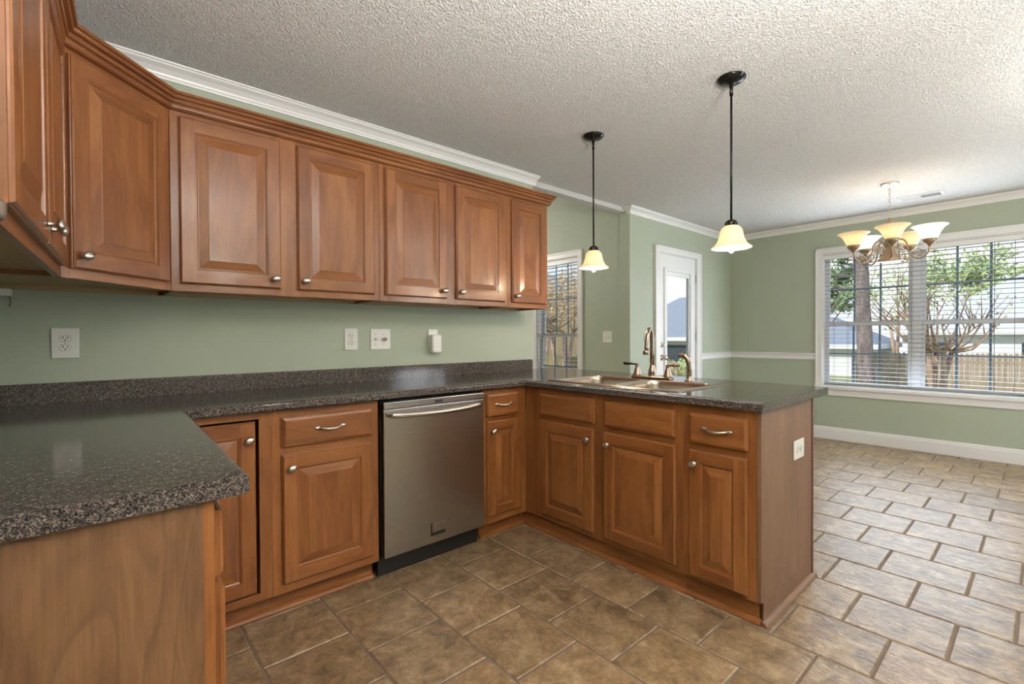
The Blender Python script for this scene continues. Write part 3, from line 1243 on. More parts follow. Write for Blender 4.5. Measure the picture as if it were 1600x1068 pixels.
# sink cut-out
SX0, SX1, SY0, SY1 = 0.075, 0.625, -1.618, -0.745
cut = MB()
cut.box(SX0 + 0.02, SX1 - 0.02, SY0 + 0.02, SY1 - 0.02, CB - 0.05, CT + 0.05)
co = cut.build('sink_hole', M['laminate'])
md = ctop.modifiers.new('hole', 'BOOLEAN')
md.object = co
md.operation = 'DIFFERENCE'
md.solver = 'EXACT'
bpy.context.view_layer.update()
dg = bpy.context.evaluated_depsgraph_get()
nm = bpy.data.meshes.new_from_object(ctop.evaluated_get(dg))
ctop.modifiers.clear()
ctop.data = nm
bpy.data.objects.remove(co)
for p in ctop.data.polygons:
    p.use_smooth = 0.02 < abs(p.normal.z) < 0.98
tag(ctop, 'dark speckled laminate worktop running round the corner onto the peninsula', 'countertop')
mb = MB()
sp_prof = [(0, CT), (0.019, CT), (0.019, 0.988), (0.016, 0.9945), (0.011, 0.997), (0, 0.997)]
mb.sweep(sp_prof, [(XL + 0.003, -1.715), (XL + 0.003, -0.003), (0.661, -0.003)])
mb.build('backsplash', M['laminate'], ctop)

# ------------------------------------------------------------------ sink + faucet
sk = thing('kitchen_sink', 'stainless steel double bowl sink set into the peninsula worktop', 'sink', (0, 0, CT))
bm = bmesh.new()


def rrect(x0, x1, y0, y1, r, z, n=6):
    out = []
    for cx, cy, a0 in ((x1 - r, y1 - r, 0), (x0 + r, y1 - r, 90), (x0 + r, y0 + r, 180), (x1 - r, y0 + r, 270)):
        for k in range(n + 1):
            a = math.radians(a0 + 90 * k / n)
            out.append((cx + r * math.cos(a), cy + r * math.sin(a), z))
    return out


def loop(pts):
    vs = [bm.verts.new(p) for p in pts]
    es = [bm.edges.new((vs[i], vs[(i + 1) % len(vs)])) for i in range(len(vs))]
    return vs, es


def bridge(A, B):
    n = len(A)
    for i in range(n):
        bm.faces.new((A[i], A[(i + 1) % n], B[(i + 1) % n], B[i]))


zr = 0.0055
outer, eo = loop(rrect(SX0 + 0.006, SX1 - 0.006, SY0 + 0.006, SY1 - 0.006, 0.018, zr))
edge1, _ = loop(rrect(SX0, SX1, SY0, SY1, 0.022, 0.0008))
bridge(edge1, outer)
bowls = [(0.105, 0.515, -1.165, -0.780), (0.105, 0.515, -1.583, -1.198)]
alle = list(eo)
firsts = []
for b in bowls:
    vs, es = loop(rrect(b[0], b[1], b[2], b[3], 0.07, zr))
    alle += es
    firsts.append((vs, b))
bmesh.ops.triangle_fill(bm, edges=alle, use_beauty=True)
for vs, b in firsts:
    prev = vs
    for ins, z, r in ((0.004, zr - 0.004, 0.066), (0.007, -0.02, 0.063), (0.015, -0.13, 0.055), (0.025, -0.158, 0.05), (0.05, -0.168, 0.04)):
        cur, _ = loop(rrect(b[0] + ins, b[1] - ins, b[2] + ins, b[3] - ins, r, z))
        bridge(prev, cur)
        prev = cur
    bm.faces.new(prev)
bmesh.ops.recalc_face_normals(bm, faces=bm.faces)
for f in bm.faces:
    f.smooth = True
me = bpy.data.meshes.new('basin')
bm.to_mesh(me)
bm.free()
me.materials.append(M['sink'])
so = bpy.data.objects.new('basin', me)
COL.objects.link(so)
so.parent = sk
md = so.modifiers.new('edge', 'EDGE_SPLIT')
md.split_angle = math.radians(38)
for b in bowls:
    mb = MB()
    mb.lathe([(0, -0.1655), (0.03, -0.1655), (0.042, -0.164), (0.045, -0.1675)], 20, Tr((b[0] + b[1]) / 2, (b[2] + b[3]) / 2, 0))
    mb.build('drain', M['nickel'], sk)

ZS = CT + zr
FX, FY = 0.575, -1.160
fa = thing('kitchen_faucet', 'brushed bronze gooseneck faucet with two lever handles on the sink', 'faucet', (FX, FY, ZS))
mb = MB()
mb.box(-0.026, 0.026, -0.135, 0.135, 0, 0.016)
mb.build('base_plate', M['bronze'], fa, 0.006, 3)
mb = MB()
mb.lathe([(0, 0.014), (0.025, 0.014), (0.026, 0.020), (0.023, 0.026), (0.025, 0.032), (0.021, 0.052), (0.015, 0.072), (0.014, 0.080), (0.0115, 0.086)], 24)
pts = [(0, 0, 0.08), (0, 0, 0.17), (0, 0, 0.225)]
Rg = 0.065
for k in range(1, 15):
    a = PI * k / 14
    pts.append((-Rg + Rg * math.cos(a), 0.010 * (k / 14), 0.225 + Rg * 1.15 * math.sin(a)))
pts.append((-2 * Rg - 0.004, 0.012, 0.19))
pts.append((-2 * Rg - 0.006, 0.014, 0.175))
mb.M = Rz(0.42)
mb.tube(pts, [0.0125] * 3 + [0.0122] * 14 + [0.0125, 0.0125], 16)
mb.tube([(-2 * Rg - 0.0055, 0.0155, 0.178), (-2 * Rg - 0.009, 0.018, 0.150)], [0.0145, 0.0155], 16)
mb.M = Matrix.Identity(4)
mb.build('spout', M['bronze'], fa)
for sgn in (1, -1):
    mb = MB()
    T = Tr(0, sgn * 0.105, 0.014)
    mb.lathe([(0.0, 0), (0.026, 0), (0.027, 0.008), (0.022, 0.014), (0.019, 0.030), (0.013, 0.050), (0.010, 0.060), (0.013, 0.066), (0.011, 0.074), (0, 0.077)], 20, T)
    o1 = mb.build('handle', M['bronze'], fa)
    mb = MB()
    mb.tube([(0, sgn * 0.105, 0.083), (-0.01, sgn * 0.130, 0.086), (-0.015, sgn * 0.150, 0.087), (-0.022, sgn * 0.178, 0.088), (-0.024, sgn * 0.190, 0.088)],
            [0.006, 0.0055, 0.008, 0.010, 0.007], 12)
    mb.build('lever', M['bronze'] if sgn < 0 else M['blackmetal'], o1)
sy = thing('sink_sprayer', 'bronze side sprayer standing to the right of the faucet', 'sprayer', (0.573, -1.402, ZS))
mb = MB()
mb.lathe([(0, 0), (0.026, 0), (0.027, 0.004), (0.018, 0.010), (0.015, 0.022), (0.0135, 0.030)], 20)
mb.build('collar', M['bronze'], sy)
mb = MB()
mb.tube([(0, 0, 0.024), (0, 0, 0.07), (0.0, 0.002, 0.105), (-0.002, 0.010, 0.128), (-0.006, 0.026, 0.146), (-0.012, 0.044, 0.150)],
        [0.0125, 0.0145, 0.015, 0.016, 0.0165, 0.015], 16)
mb.tube([(-0.010, 0.040, 0.150), (-0.014, 0.056, 0.146)], [0.011, 0.013], 12)
mb.build('spray_head', M['bronze'], sy)

# ------------------------------------------------------------------ dishwasher
dw = thing('dishwasher', 'stainless steel dishwasher with curved bar handle under the worktop', 'dishwasher', (-0.934, -0.642, 0))
w = 0.618
mb = MB()
mb.box(0.002, w - 0.002, 0.034, 0.60, 0.10, 0.866)
mb.build('tub', M['black'], dw)
mb = MB()
mb.box(0.005, w - 0.003, 0, 0.030, 0.106, 0.8285)
dpanel = mb.build('door', M['steel'], dw, 0.004, 3)
mb = MB()
mb.box(0.005, w - 0.003, -0.004, 0.030, 0.830, 0.864)
cp = mb.build('control_panel', M['steel'], dw, 0.003, 2)
mb = MB()
mb.box(0.292, 0.338, -0.0055, -0.003, 0.838, 0.853)
mb.build('display', M['black'], cp)
mb = MB()
hp, hr = [], []
for k in range(25):
    u = -1 + 2 * k / 24
    hp.append((0.304 + u * 0.280, -0.016 - 0.030 * (1 - u * u) ** 0.6, 0.803 - 0.008 * (1 - u * u)))
    hr.append(0.0145 if abs(u) < 0.93 else 0.0145 - 0.006 * (abs(u) - 0.93) / 0.07)
mb.tube(hp, hr, 14)
for u in (-0.90, 0.90):
    mb.tube([(0.304 + u * 0.280, 0.002, 0.800), (0.304 + u * 0.280, -0.022, 0.800)], 0.009, 12)
mb.build('bar_handle', M['nickel'], dpanel)
mb = MB()
mb.box(0.264, 0.352, -0.0035, 0.001, 0.146, 0.212)
bd = mb.build('badge_plate', M['black'], dpanel, 0.001, 1)
mb = MB()
mb.box(0.269, 0.351, -0.0055, -0.003, 0.164, 0.206)
mb.box(0.269, 0.351, -0.0075, -0.005, 0.2055, 0.211)
mb.build('badge_face', M['steel'], bd, 0.0008, 1)
mb = MB()
mb.box(-0.002, w - 0.012, 0.060, 0.085, 0.002, 0.10)
mb.build('kick_plate', M['black'], dw)

# ------------------------------------------------------------------ wall cabinets
UB, UT, YU = 1.380, 2.156, -0.3245


def upper_body(parent, w, depth, endpanel=False):
    mb = MB()
    mb.box(0, 0.016, 0.019, depth, UB, UT)
    mb.box(w - 0.016, w, 0.019, depth, UB, UT)
    mb.box(0.016, w - 0.016, depth - 0.006, depth, UB, UT)
    mb.box(0.016, w - 0.016, 0.019, depth, UT - 0.016, UT)
    o = mb.build('body', M['wood'], parent, 0.001, 1)
    mb = MB()
    mb.box(0.016, w - 0.016, 0.019, depth - 0.006, UB + 0.014, UB + 0.028)
    mb.box(0.016, w - 0.016, depth - 0.024, depth - 0.006, UB - 0.000, UB + 0.014)
    for hx in (0.12, w - 0.12):
        mb.mat = 1
        mb.lathe([(0, 0), (0.004, 0.0)], 10, Tr(hx, depth - 0.015, UB - 0.0004))
    mb.build('bottom_panel', [M['under'], M['slot']], parent)
    return o


def upper(x0, w, doors, label, splits=None):
    c = thing('wall_cabinet', label, 'cabinet', (x0, YU, 0))
    upper_body(c, w, -YU - 0.001)
    n = len(doors)
    edges = [0] + [d for d in (splits or [])] + [w]
    rails, stiles = [], [(0, 0.040), (w - 0.040, w)]
    if n == 2:
        m_ = (doors[0][0] + doors[0][1] + doors[1][0]) / 2
        a = doors[0][0] + doors[0][1] - 0.012
        b = doors[1][0] + 0.012
        stiles.append((a, b))
        rails = [(0.040, a, UB, UB + 0.045), (0.040, a, UT - 0.058, UT), (b, w - 0.040, UB, UB + 0.045), (b, w - 0.040, UT - 0.058, UT)]
    else:
        rails = [(0.040, w - 0.040, UB, UB + 0.045), (0.040, w - 0.040, UT - 0.058, UT)]
    face_frame(c, w, UB, UT, stiles, rails)
    for dx, dwid, side in doors:
        hh = 2.114 - 1.412
        kx_ = 0.030 if side == 'l' else dwid - 0.030
        raised_door(c, dx, 1.412, dwid, hh, (kx_, 0.045))
    return c


X0 = -1.724
upper(X0, 0.932, [(0.030, 0.397, 'r'), (-1.222 - X0, 0.396, 'l')], 'wide two door wooden wall cabinet, just right of the angled corner one')
X0 = -0.791
upper(X0, 0.928, [(-0.760 - X0, 0.401, 'r'), (-0.290 - X0, 0.392, 'l')], 'two door wooden wall cabinet above the white outlets and plug-in device')
X0 = 0.138
upper(X0, 0.386, [(0.171 - X0, 0.323, 'l')], 'narrow single door wooden wall cabinet at the right end of the row')

# diagonal corner cabinet
DA = Vector((-2.046, -0.6465))
DB = Vector((-1.7245, -0.3245))
wd = (DB - DA).length
cdg = thing('wall_cabinet', 'angled wooden corner wall cabinet with one door', 'cabinet', (DA.x, DA.y, 0), PI / 4)
face_frame(cdg, wd, UB, UT, [(0, 0.030), (wd - 0.030, wd)], [(0.030, wd - 0.030, UB, UB + 0.045), (0.030, wd - 0.030, UT - 0.058, UT)])
raised_door(cdg, 0.026, 1.412, wd - 0.052, 0.702, (0.030, 0.045))
R_inv = Rz(-PI / 4)


def dl(x, y):
    p = R_inv @ Vector((x - DA.x, y - DA.y, 0))
    return (p.x, p.y)


mb = MB()
foot = [dl(*p) for p in ((DA.x, DA.y), (DB.x, DB.y), (DB.x, -0.001), (XL + 0.001, -0.001), (XL + 0.001, DA.y))]
foot[0] = (foot[0][0] + 0.019 * 0.0, foot[0][1] + 0.019)
foot[1] = (foot[1][0], foot[1][1] + 0.019)
for z in (UT - 0.016,):
    mb.face([(x, y, z) for x, y in foot])
    mb.face([(x, y, z + 0.016) for x, y in foot][::-1])
for i in range(1, 5):
    a, b = foot[i], foot[(i + 1) % 5]
    mb.face([(a[0], a[1], UB), (b[0], b[1], UB), (b[0], b[1], UT), (a[0], a[1], UT)])
mb.build('body', M['wood'], cdg)
mb = MB()
mb.face([(x, y, UB + 0.020) for x, y in foot])
mb.face([(x, y, UB + 0.030) for x, y in foot])
for (ax_, ay_), (bx_, by_) in (((XL + 0.002, -0.022), (DB.x - 0.02, -0.022)), ):
    p, q = dl(ax_, ay_), dl(bx_, by_)
    p2, q2 = dl(ax_, ay_ + 0.020), dl(bx_, by_ + 0.020)
    for za in (UB + 0.0,):
        mb.face([(*p, za), (*q, za), (*q, za + 0.02), (*p, za + 0.02)])
        mb.face([(*p, za), (*q, za), (*q2, za), (*p2, za)])
mb.build('bottom_panel', M['under'], cdg)

# left run upper, turned slightly like the photo shows
LANG = 0.040
c8 = thing('wall_cabinet', 'two door wooden wall cabinet at the far left edge, seen edge on', 'cabinet')
wl = 0.952
endp = Vector((DA.x - math.sin(LANG) * wl, DA.y - math.cos(LANG) * wl))
c8.location = (endp.x, endp.y, 0)
c8.rotation_euler = (0, 0, PI / 2 - LANG)
mb = MB()
dep = 0.272
mb.box(0, 0.016, 0.019, dep, UB, UT)
mb.box(wl - 0.016, wl, 0.019, dep, UB, UT)
mb.box(0.016, wl - 0.016, 0.019, dep, UT - 0.016, UT)
mb.box(0.016, wl - 0.016, dep - 0.006, dep, UB, UT - 0.016)
mb.build('body', M['wood'], c8, 0.001, 1)
mb = MB()
mb.box(0.016, wl - 0.016, 0.019, dep - 0.006, UB + 0.014, UB + 0.028)
mb.build('bottom_panel', M['under'], c8)
face_frame(c8, wl, UB, UT, [(0, 0.04), (0.46, 0.49), (wl - 0.04, wl)],
           [(0.04, 0.46, UB, UB + 0.045), (0.04, 0.46, UT - 0.058, UT), (0.49, wl - 0.04, UB, UB + 0.045), (0.49, wl - 0.04, UT - 0.058, UT)])
raised_door(c8, 0.020, 1.412, 0.445, 0.702, (0.445 - 0.030, 0.045))
raised_door(c8, 0.478, 1.412, 0.445, 0.702, (0.030, 0.045))

# wooden crown over the wall cabinets
z0 = UT - 0.022
wc = [(0, z0), (0.012, z0), (0.018, z0 + 0.003), (0.022, z0 + 0.009), (0.023, z0 + 0.015), (0.020, z0 + 0.020), (0.017, z0 + 0.022),
      (0.017, z0 + 0.0245), (0.027, z0 + 0.026), (0.030, z0 + 0.031), (0.030, z0 + 0.036), (0.027, z0 + 0.039), (0.027, z0 + 0.0415),
      (0.040, z0 + 0.043), (0.043, z0 + 0.047), (0.043, z0 + 0.050), (0.040, z0 + 0.053), (0.041, z0 + 0.055), (0.050, z0 + 0.057), (0.053, z0 + 0.061),
      (0.053, z0 + 0.068), (0.0, z0 + 0.068)]
mb = MB()
mb.sweep(wc, [(endp.x, endp.y), (DA.x, DA.y), (DB.x, DB.y), (0.524, YU), (0.524, -0.003)])
cm = mb.build('cabinet_crown', M['wood'])
tag(cm, 'stepped wooden crown moulding along the top of the wall cabinets', 'moulding')

# small fittings under the left cabinets
fb_ = px(0, 333, 1, -1.64)
ft = thing('rounded_fitting', 'small grey brown rounded fitting under the far left cabinet edge', 'fitting', (fb_.x - 0.005, -1.66, 1.372))
mb = MB()
mb.lathe([(0, -0.006), (0.009, -0.006), (0.014, 0.0), (0.015, 0.008), (0.015, 0.022), (0.012, 0.026), (0, 0.026)], 18)
mb.build('cap', M['greyplastic'], ft)
lb = thing('under_cabinet_light', 'white slim box under the corner cabinet at the left edge', 'light fitting', (-2.275, -0.045, 1.380))
mb = MB()
mb.box(-0.06, 0.062, -0.022, 0.040, -0.030, -0.002)
mb.build('housing', M['plastic'], lb, 0.002)
mb = MB()
mb.tube([(0.055, 0.03, -0.03), (0.056, 0.04, -0.05), (0.054, 0.042, -0.07)], 0.0012, 6)
mb.build('wire', M['black'], lb)


# ------------------------------------------------------------------ outlets and switches
def duplex(mb, cx, cz, vertical=True):
    for s in (-1, 1):
        ox, oz = (cx, cz + s * 0.0195) if vertical else (cx + s * 0.0195, cz)
        mb.mat = 0
        pts = []
        T = Tr(ox, 0, oz) @ (Matrix.Identity(4) if vertical else Ry(PI / 2))
        old = mb.M
        mb.M = mb.M @ T
        ring = []
        for k in range(28):
            a = 2 * PI * k / 28
            x = 0.0172 * math.cos(a)
            z = max(-0.0125, min(0.0125, 0.0172 * math.sin(a)))
            ring.append((x, z))
        yb_, yf_ = -0.0055, -0.0082
        mb.face([(x, yf_, z) for x, z in ring])
        for k in range(28):
            (xa, za), (xb, zb) = ring[k], ring[(k + 1) % 28]
            mb.face([(xa, yb_, za), (xb, yb_, zb), (xb, yf_, zb), (xa, yf_, za)])
        mb.mat = 1
        mb.box(-0.0085, -0.0055, -0.0087, -0.0080, -0.0005, 0.0085)
        mb.box(0.0055, 0.0085, -0.0087, -0.0080, -0.0005, 0.0075)
        mb.lathe([(0, 0), (0.0028, 0)], 12, Tr(0, -0.0087, -0.0068) @ Rx(PI / 2))
        # dark outline
        for k in range(28):
            (xa, za), (xb, zb) = ring[k], ring[(k + 1) % 28]
            mb.face([(xa, -0.0062, za), (xb, -0.0062, zb), (xb * 1.06, -0.0062, zb * 1.06), (xa * 1.06, -0.0062, za * 1.06)])
        mb.M = old
    mb.mat = 1
    mb.lathe([(0, 0), (0.0022, 0)], 10, Tr(cx, -0.0066, cz) @ Rx(PI / 2))
    mb.mat = 0


def plate(name, label, cat, T, w, h, kind):
    root = thing(name, label, cat)
    root.matrix_world = T
    mb = MB()
    mb.box(-w / 2, w / 2, -0.006, 0, -h / 2, h / 2)
    mb.build('cover_plate', M['plastic'], root, 0.0035, 3)
    mb = MB()
    if kind == 'duplex':
        duplex(mb, 0, 0, True)
        mb.build('receptacle', [M['plastic'], M['slot']], root, merge=False)
    elif kind == 'duplex_h':
        duplex(mb, 0, 0, False)
        mb.build('receptacle', [M['plastic'], M['slot']], root, merge=False)
    elif kind == 'toggle2':
        for x in (-0.023, 0.023):
            mb = MB()
            mb.box(x - 0.005, x + 0.005, -0.0075, -0.005, -0.012, 0.012)
            mb.M = Tr(x, -0.006, 0.003) @ Rx(0.5)
            mb.box(-0.0035, 0.0035, -0.012, 0.0, -0.004, 0.004)
            mb.M = Matrix.Identity(4)
            mb.build('toggle', M['plastic'], root, 0.001, 1)
    elif kind == 'mixed':
        mb.mat = 1
        mb.M = Tr(-0.033, -0.006, 0.003) @ Rx(0.5)
        mb.box(-0.004, 0.004, -0.014, 0.0, -0.005, 0.005)
        mb.M = Matrix.Identity(4)
        mb.build('toggle', [M['plastic'], M['ventwhite']], root, merge=False)
        for x in (-0.033, 0.018):
            for z in (-0.032, 0.032):
                mb = MB()
                mb.lathe([(0, 0), (0.0024, 0), (0.0024, 0.0015)], 10, Tr(x, -0.0072, z) @ Rx(PI / 2))
                mb.build('screw', M['slot'], root)
        mb = MB()
        mb.lathe([(0, 0), (0.010, 0), (0.010, 0.006), (0.0125, 0.008), (0.0125, 0.020), (0.008, 0.024), (0, 0.024)], 20, Tr(0.022, -0.006, 0) @ Rx(PI / 2))
        kb = mb.build('knob_base', M['plastic'], root)
        mb = MB()
        mb.lathe([(0, 0), (0.0085, 0.0), (0.0085, 0.004), (0, 0.005)], 18, Tr(0.022, -0.0305, 0) @ Rx(PI / 2))
        mb.build('red_cap', M['red'], kb)
    return root


plate('wall_outlet', 'white double socket plate on the green wall at far left', 'outlet', Tr(-2.0615, -0.0005, 1.162), 0.087, 0.128, 'duplex')
plate('wall_outlet', 'white double socket plate left of the square plate with the red knob', 'outlet', Tr(-0.8215, -0.0005, 1.168), 0.080, 0.128, 'duplex')
plate('wall_switch', 'square white switch plate with a small red capped knob', 'switch', Tr(-0.634, -0.0005, 1.168), 0.132, 0.128, 'mixed')
plate('wall_outlet', 'sideways white socket plate on the end panel of the peninsula', 'outlet', Tr(0.455, -1.9945, 0.657), 0.128, 0.086, 'duplex_h')
plate('wall_switch', 'white two toggle switch plate beyond the opening, beside the narrow window', 'switch',
      Tr(XF - 0.0005, 0.330, 1.170) @ Rz(-PI / 2), 0.118, 0.122, 'toggle2')
plate('wall_switch', 'white switch plate behind the faucet, left of the glazed door', 'switch', Tr(2.318, -0.0005, 1.165), 0.080, 0.122, 'toggle2')
pd = thing('plug_in_device', 'white rounded plug-in device on the wall below the cabinets', 'device', (-0.252, 0, 1.14))
mb = MB()
mb.box(-0.040, 0.034, -0.006, -0.0005, -0.03, 0.092)
mb.build('cover_plate', M['plastic'], pd, 0.003)
mb = MB()
mb.box(-0.035, 0.040, -0.050, -0.006, -0.068, 0.056)
hs = mb.build('housing', M['plastic'], pd, 0.012, 4)
mb = MB()
mb.box(-0.030, 0.036, -0.0508, -0.0500, -0.0255, -0.0235)
mb.build('seam', M['ventwhite'], hs)


# ------------------------------------------------------------------ pendants
def pendant(x, y, label):
    r = thing('pendant_light', label, 'pendant lamp', (x, y, H))
    mb = MB()
    mb.lathe([(0, 0), (0.066, 0), (0.067, -0.006), (0.060, -0.010), (0.058, -0.016), (0.046, -0.022), (0.020, -0.027), (0.010, -0.030), (0.009, -0.045), (0, -0.045)], 32)
    mb.build('canopy', M['blackmetal'], r)
    mb = MB()
    mb.tube([(0, 0, -0.03), (0, 0, -0.705)], 0.0055, 12)
    mb.tube([(0, 0, -0.03), (0, 0, -0.085)], 0.0085, 12)
    mb.build('rod', M['blackmetal'], r)
    mb = MB()
    mb.lathe([(0, -0.698), (0.010, -0.699), (0.022, -0.705), (0.027, -0.712), (0.027, -0.716), (0, -0.716)], 24)
    mb.lathe([(0.026, -0.727), (0.031, -0.727), (0.031, -0.733), (0.026, -0.733), (0.026, -0.727)], 24)
    for k in range(6):
        a = 2 * PI * k / 6
        mb.box(0.0255 * math.cos(a) - 0.003, 0.0255 * math.cos(a) + 0.003, 0.0255 * math.sin(a) - 0.003, 0.0255 * math.sin(a) + 0.003, -0.729, -0.714)
    mb.build('fitter', M['blackmetal'], r)
    mb = MB()
    out = [(0.028, -0.729), (0.034, -0.733), (0.046, -0.744), (0.052, -0.758), (0.055, -0.776), (0.060, -0.796), (0.069, -0.815),
           (0.080, -0.828), (0.092, -0.836), (0.094, -0.840)]
    inn = [(a - 0.004, b - 0.001) for a, b in out][::-1]
    mb.lathe(out + inn, 40)
    mb.build('shade', M['amber_glass'], r)
    mb = MB()
    mb.lathe([(0, -0.735), (0.012, -0.735), (0.013, -0.760), (0.020, -0.785), (0.026, -0.810), (0.026, -0.826), (0.020, -0.846), (0.008, -0.862), (0, -0.866)], 20)
    mb.build('bulb', M['bulb'], r)
    d = bpy.data.lights.new('pendant_bulb_light', 'POINT')
    d.energy = 5
    d.color = (1, 0.80, 0.55)
    d.shadow_soft_size = 0.03
    lo = bpy.data.objects.new('bulb_light', d)
    COL.objects.link(lo)
    lo.parent = r
    lo.location = (0, 0, -0.885)
    return r


pendant(0.428, -0.832, 'black rod pendant lamp with amber bell shade, left one nearer the window')
pendant(0.418, -1.707, 'black rod pendant lamp with amber bell shade, right one near the peninsula end')

# ------------------------------------------------------------------ chandelier
CX, CY = 3.088, -1.859
ch = thing('chandelier', 'five arm antique brass chandelier with upturned glass shades before the wide window', 'chandelier', (CX, CY, 0))
mb = MB()
mb.lathe([(0, H), (0.062, H), (0.063, H - 0.006), (0.055, H - 0.012), (0.02, H - 0.020), (0.008, H - 0.028), (0, H - 0.03)], 28)
mb.build('canopy', M['nickel'], ch)
mb = MB()
zt = H - 0.028
i = 0
while zt > 2.170:
    a = i % 2
    pts = []
    for k in range(13):
        t_ = 2 * PI * k / 12
        u, v_ = 0.0085 * math.cos(t_), 0.017 * math.sin(t_)
        pts.append((u * (1 - a), u * a, zt - 0.015 + v_))
    mb.tube(pts, 0.0019, 6, caps=False)
    zt -= 0.0265
    i += 1
mb.build('chain', M['nickel'], ch)
mb = MB()
mb.lathe([(0, 2.170), (0.008, 2.165), (0.010, 2.150), (0.022, 2.135), (0.040, 2.118), (0.058, 2.106), (0.060, 2.100), (0.030, 2.092), (0.018, 2.080),
          (0.014, 2.02), (0.020, 2.00), (0.030, 1.985), (0.034, 1.970), (0.026, 1.955), (0.022, 1.93), (0.028, 1.915), (0.034, 1.900),
          (0.040, 1.890), (0.050, 1.860), (0.066, 1.830), (0.086, 1.808), (0.088, 1.800), (0.080, 1.802), (0.060, 1.83), (0.0, 1.86)], 32)
mb.build('body', M['antique'], ch)
mb = MB()
mb.lathe([(0, 1.806), (0.078, 1.806), (0.078, 1.800), (0, 1.797)], 28)
mb.build('downlight_lens', M['amber_glass'], ch)
Fh = Vector((FWD.x, FWD.y, 0)).normalized()
Rh = Vector((Fh.y, -Fh.x, 0))
RA = 0.26
WHITE_K = (0, 3)
for k in range(5):
    ph = math.radians(50 + 72 * k)
    d = Vector((math.cos(ph), math.sin(ph), 0))

    def at(r, z):
        return (d.x * r, d.y * r, z)
    mb = MB()
    arm = []
    ctrl = [(0.026, 1.915), (0.040, 1.950), (0.065, 1.972), (0.095, 1.968), (0.117, 1.930), (0.124, 1.880), (0.140, 1.833), (0.165, 1.806),
            (0.198, 1.798), (0.232, 1.815), (0.254, 1.850), (RA, 1.895)]
    cv = [Vector(c) for c in ctrl]
    for q in range(len(cv) - 1):
        p0, p1, p2, p3 = cv[max(q - 1, 0)], cv[q], cv[q + 1], cv[min(q + 2, len(cv) - 1)]
        for s_ in range(4):
            t_ = s_ / 4
            pt = 0.5 * ((2 * p1) + (-p0 + p2) * t_ + (2 * p0 - 5 * p1 + 4 * p2 - p3) * t_ ** 2 + (-p0 + 3 * p1 - 3 * p2 + p3) * t_ ** 3)
            arm.append(at(pt.x, pt.y))
    arm.append(at(RA, 1.898))
    mb.tube(arm, 0.0068, 8)
    # scrolls
    for (cr_, cz_, r0_, sg, a0) in ((0.180, 1.855, 0.036, 1, -1.6), (0.086, 1.915, 0.034, -1, 0.2), (0.205, 1.835, 0.018, -1, 1.2)):
        sp_ = []
        for q in range(26):
            aa = a0 + sg * q * 0.33
            rr = r0_ * (1 - q / 32)
            sp_.append(at(cr_ + rr * math.cos(aa), cz_ + rr * math.sin(aa)))
        mb.tube(sp_, 0.0042, 6)
    arm_o = mb.build('arm', M['antique'], ch)
    mb = MB()
    T = Tr(d.x * RA, d.y * RA, 0)
    mb.lathe([(0, 1.888), (0.010, 1.888), (0.016, 1.900), (0.034, 1.915), (0.044, 1.928), (0.048, 1.940), (0.048, 1.948), (0, 1.948)], 20, T)
    mb.build('cup', M['antique'], arm_o)
    mb = MB()
    out = [(0.042, 1.947), (0.050, 1.957), (0.060, 1.976), (0.070, 1.999), (0.082, 2.020), (0.098, 2.038), (0.113, 2.048), (0.118, 2.052)]
    inn = [(a - 0.004, b + 0.002) for a, b in out][::-1]
    mb.lathe(out + inn, 32, T)
    mb.build('glass_shade', M['white_glass'] if k in WHITE_K else M['amber_glass'], ch)
    mb = MB()
    mb.lathe([(0, 1.949), (0.012, 1.95), (0.014, 1.965), (0.024, 1.985), (0.024, 2.000), (0.012, 2.016), (0, 2.020)], 16, T)
    mb.build('bulb', M['bulb'], ch)
    ld = bpy.data.lights.new('chandelier_bulb_light', 'POINT')
    ld.energy = 0.5
    ld.color = (1, 0.82, 0.58)
    ld.shadow_soft_size = 0.03
    lo = bpy.data.objects.new('bulb_light', ld)
    COL.objects.link(lo)
    lo.parent = ch
    lo.location = (d.x * RA, d.y * RA, 2.045)

# ceiling vent
vt = thing('ceiling_vent', 'white louvred air vent in the ceiling right of the chandelier', 'vent', (3.765, -1.968, H))
mb = MB()
for a, b, c_, d_ in ((-0.09, 0.09, -0.165, -0.140), (-0.09, 0.09, 0.140, 0.165), (-0.09, -0.062, -0.14, 0.14), (0.062, 0.09, -0.14, 0.14)):
    mb.box(a, b, c_, d_, -0.006, 0)
mb.box(-0.062, 0.062, 0.0, 0.004, -0.005, 0)
mb.build('frame', M['ventwhite'], vt, 0.002)
mb = MB()
mb.box(-0.062, 0.062, -0.14, 0.14, -0.0006, -0.0003)
mb.build('backing', M['slot'], vt)
mb = MB()
for k in range(26):
    y = -0.135 + k * 0.0108
    mb.M = Tr(0, y, -0.004) @ Rx(0.7 if k < 13 else -0.7)
    mb.box(-0.062, 0.062, -0.0045, 0.0045, -0.0007, 0.0007)
mb.M = Matrix.Identity(4)
lv = mb.build('louvres', M['ventwhite'], vt)


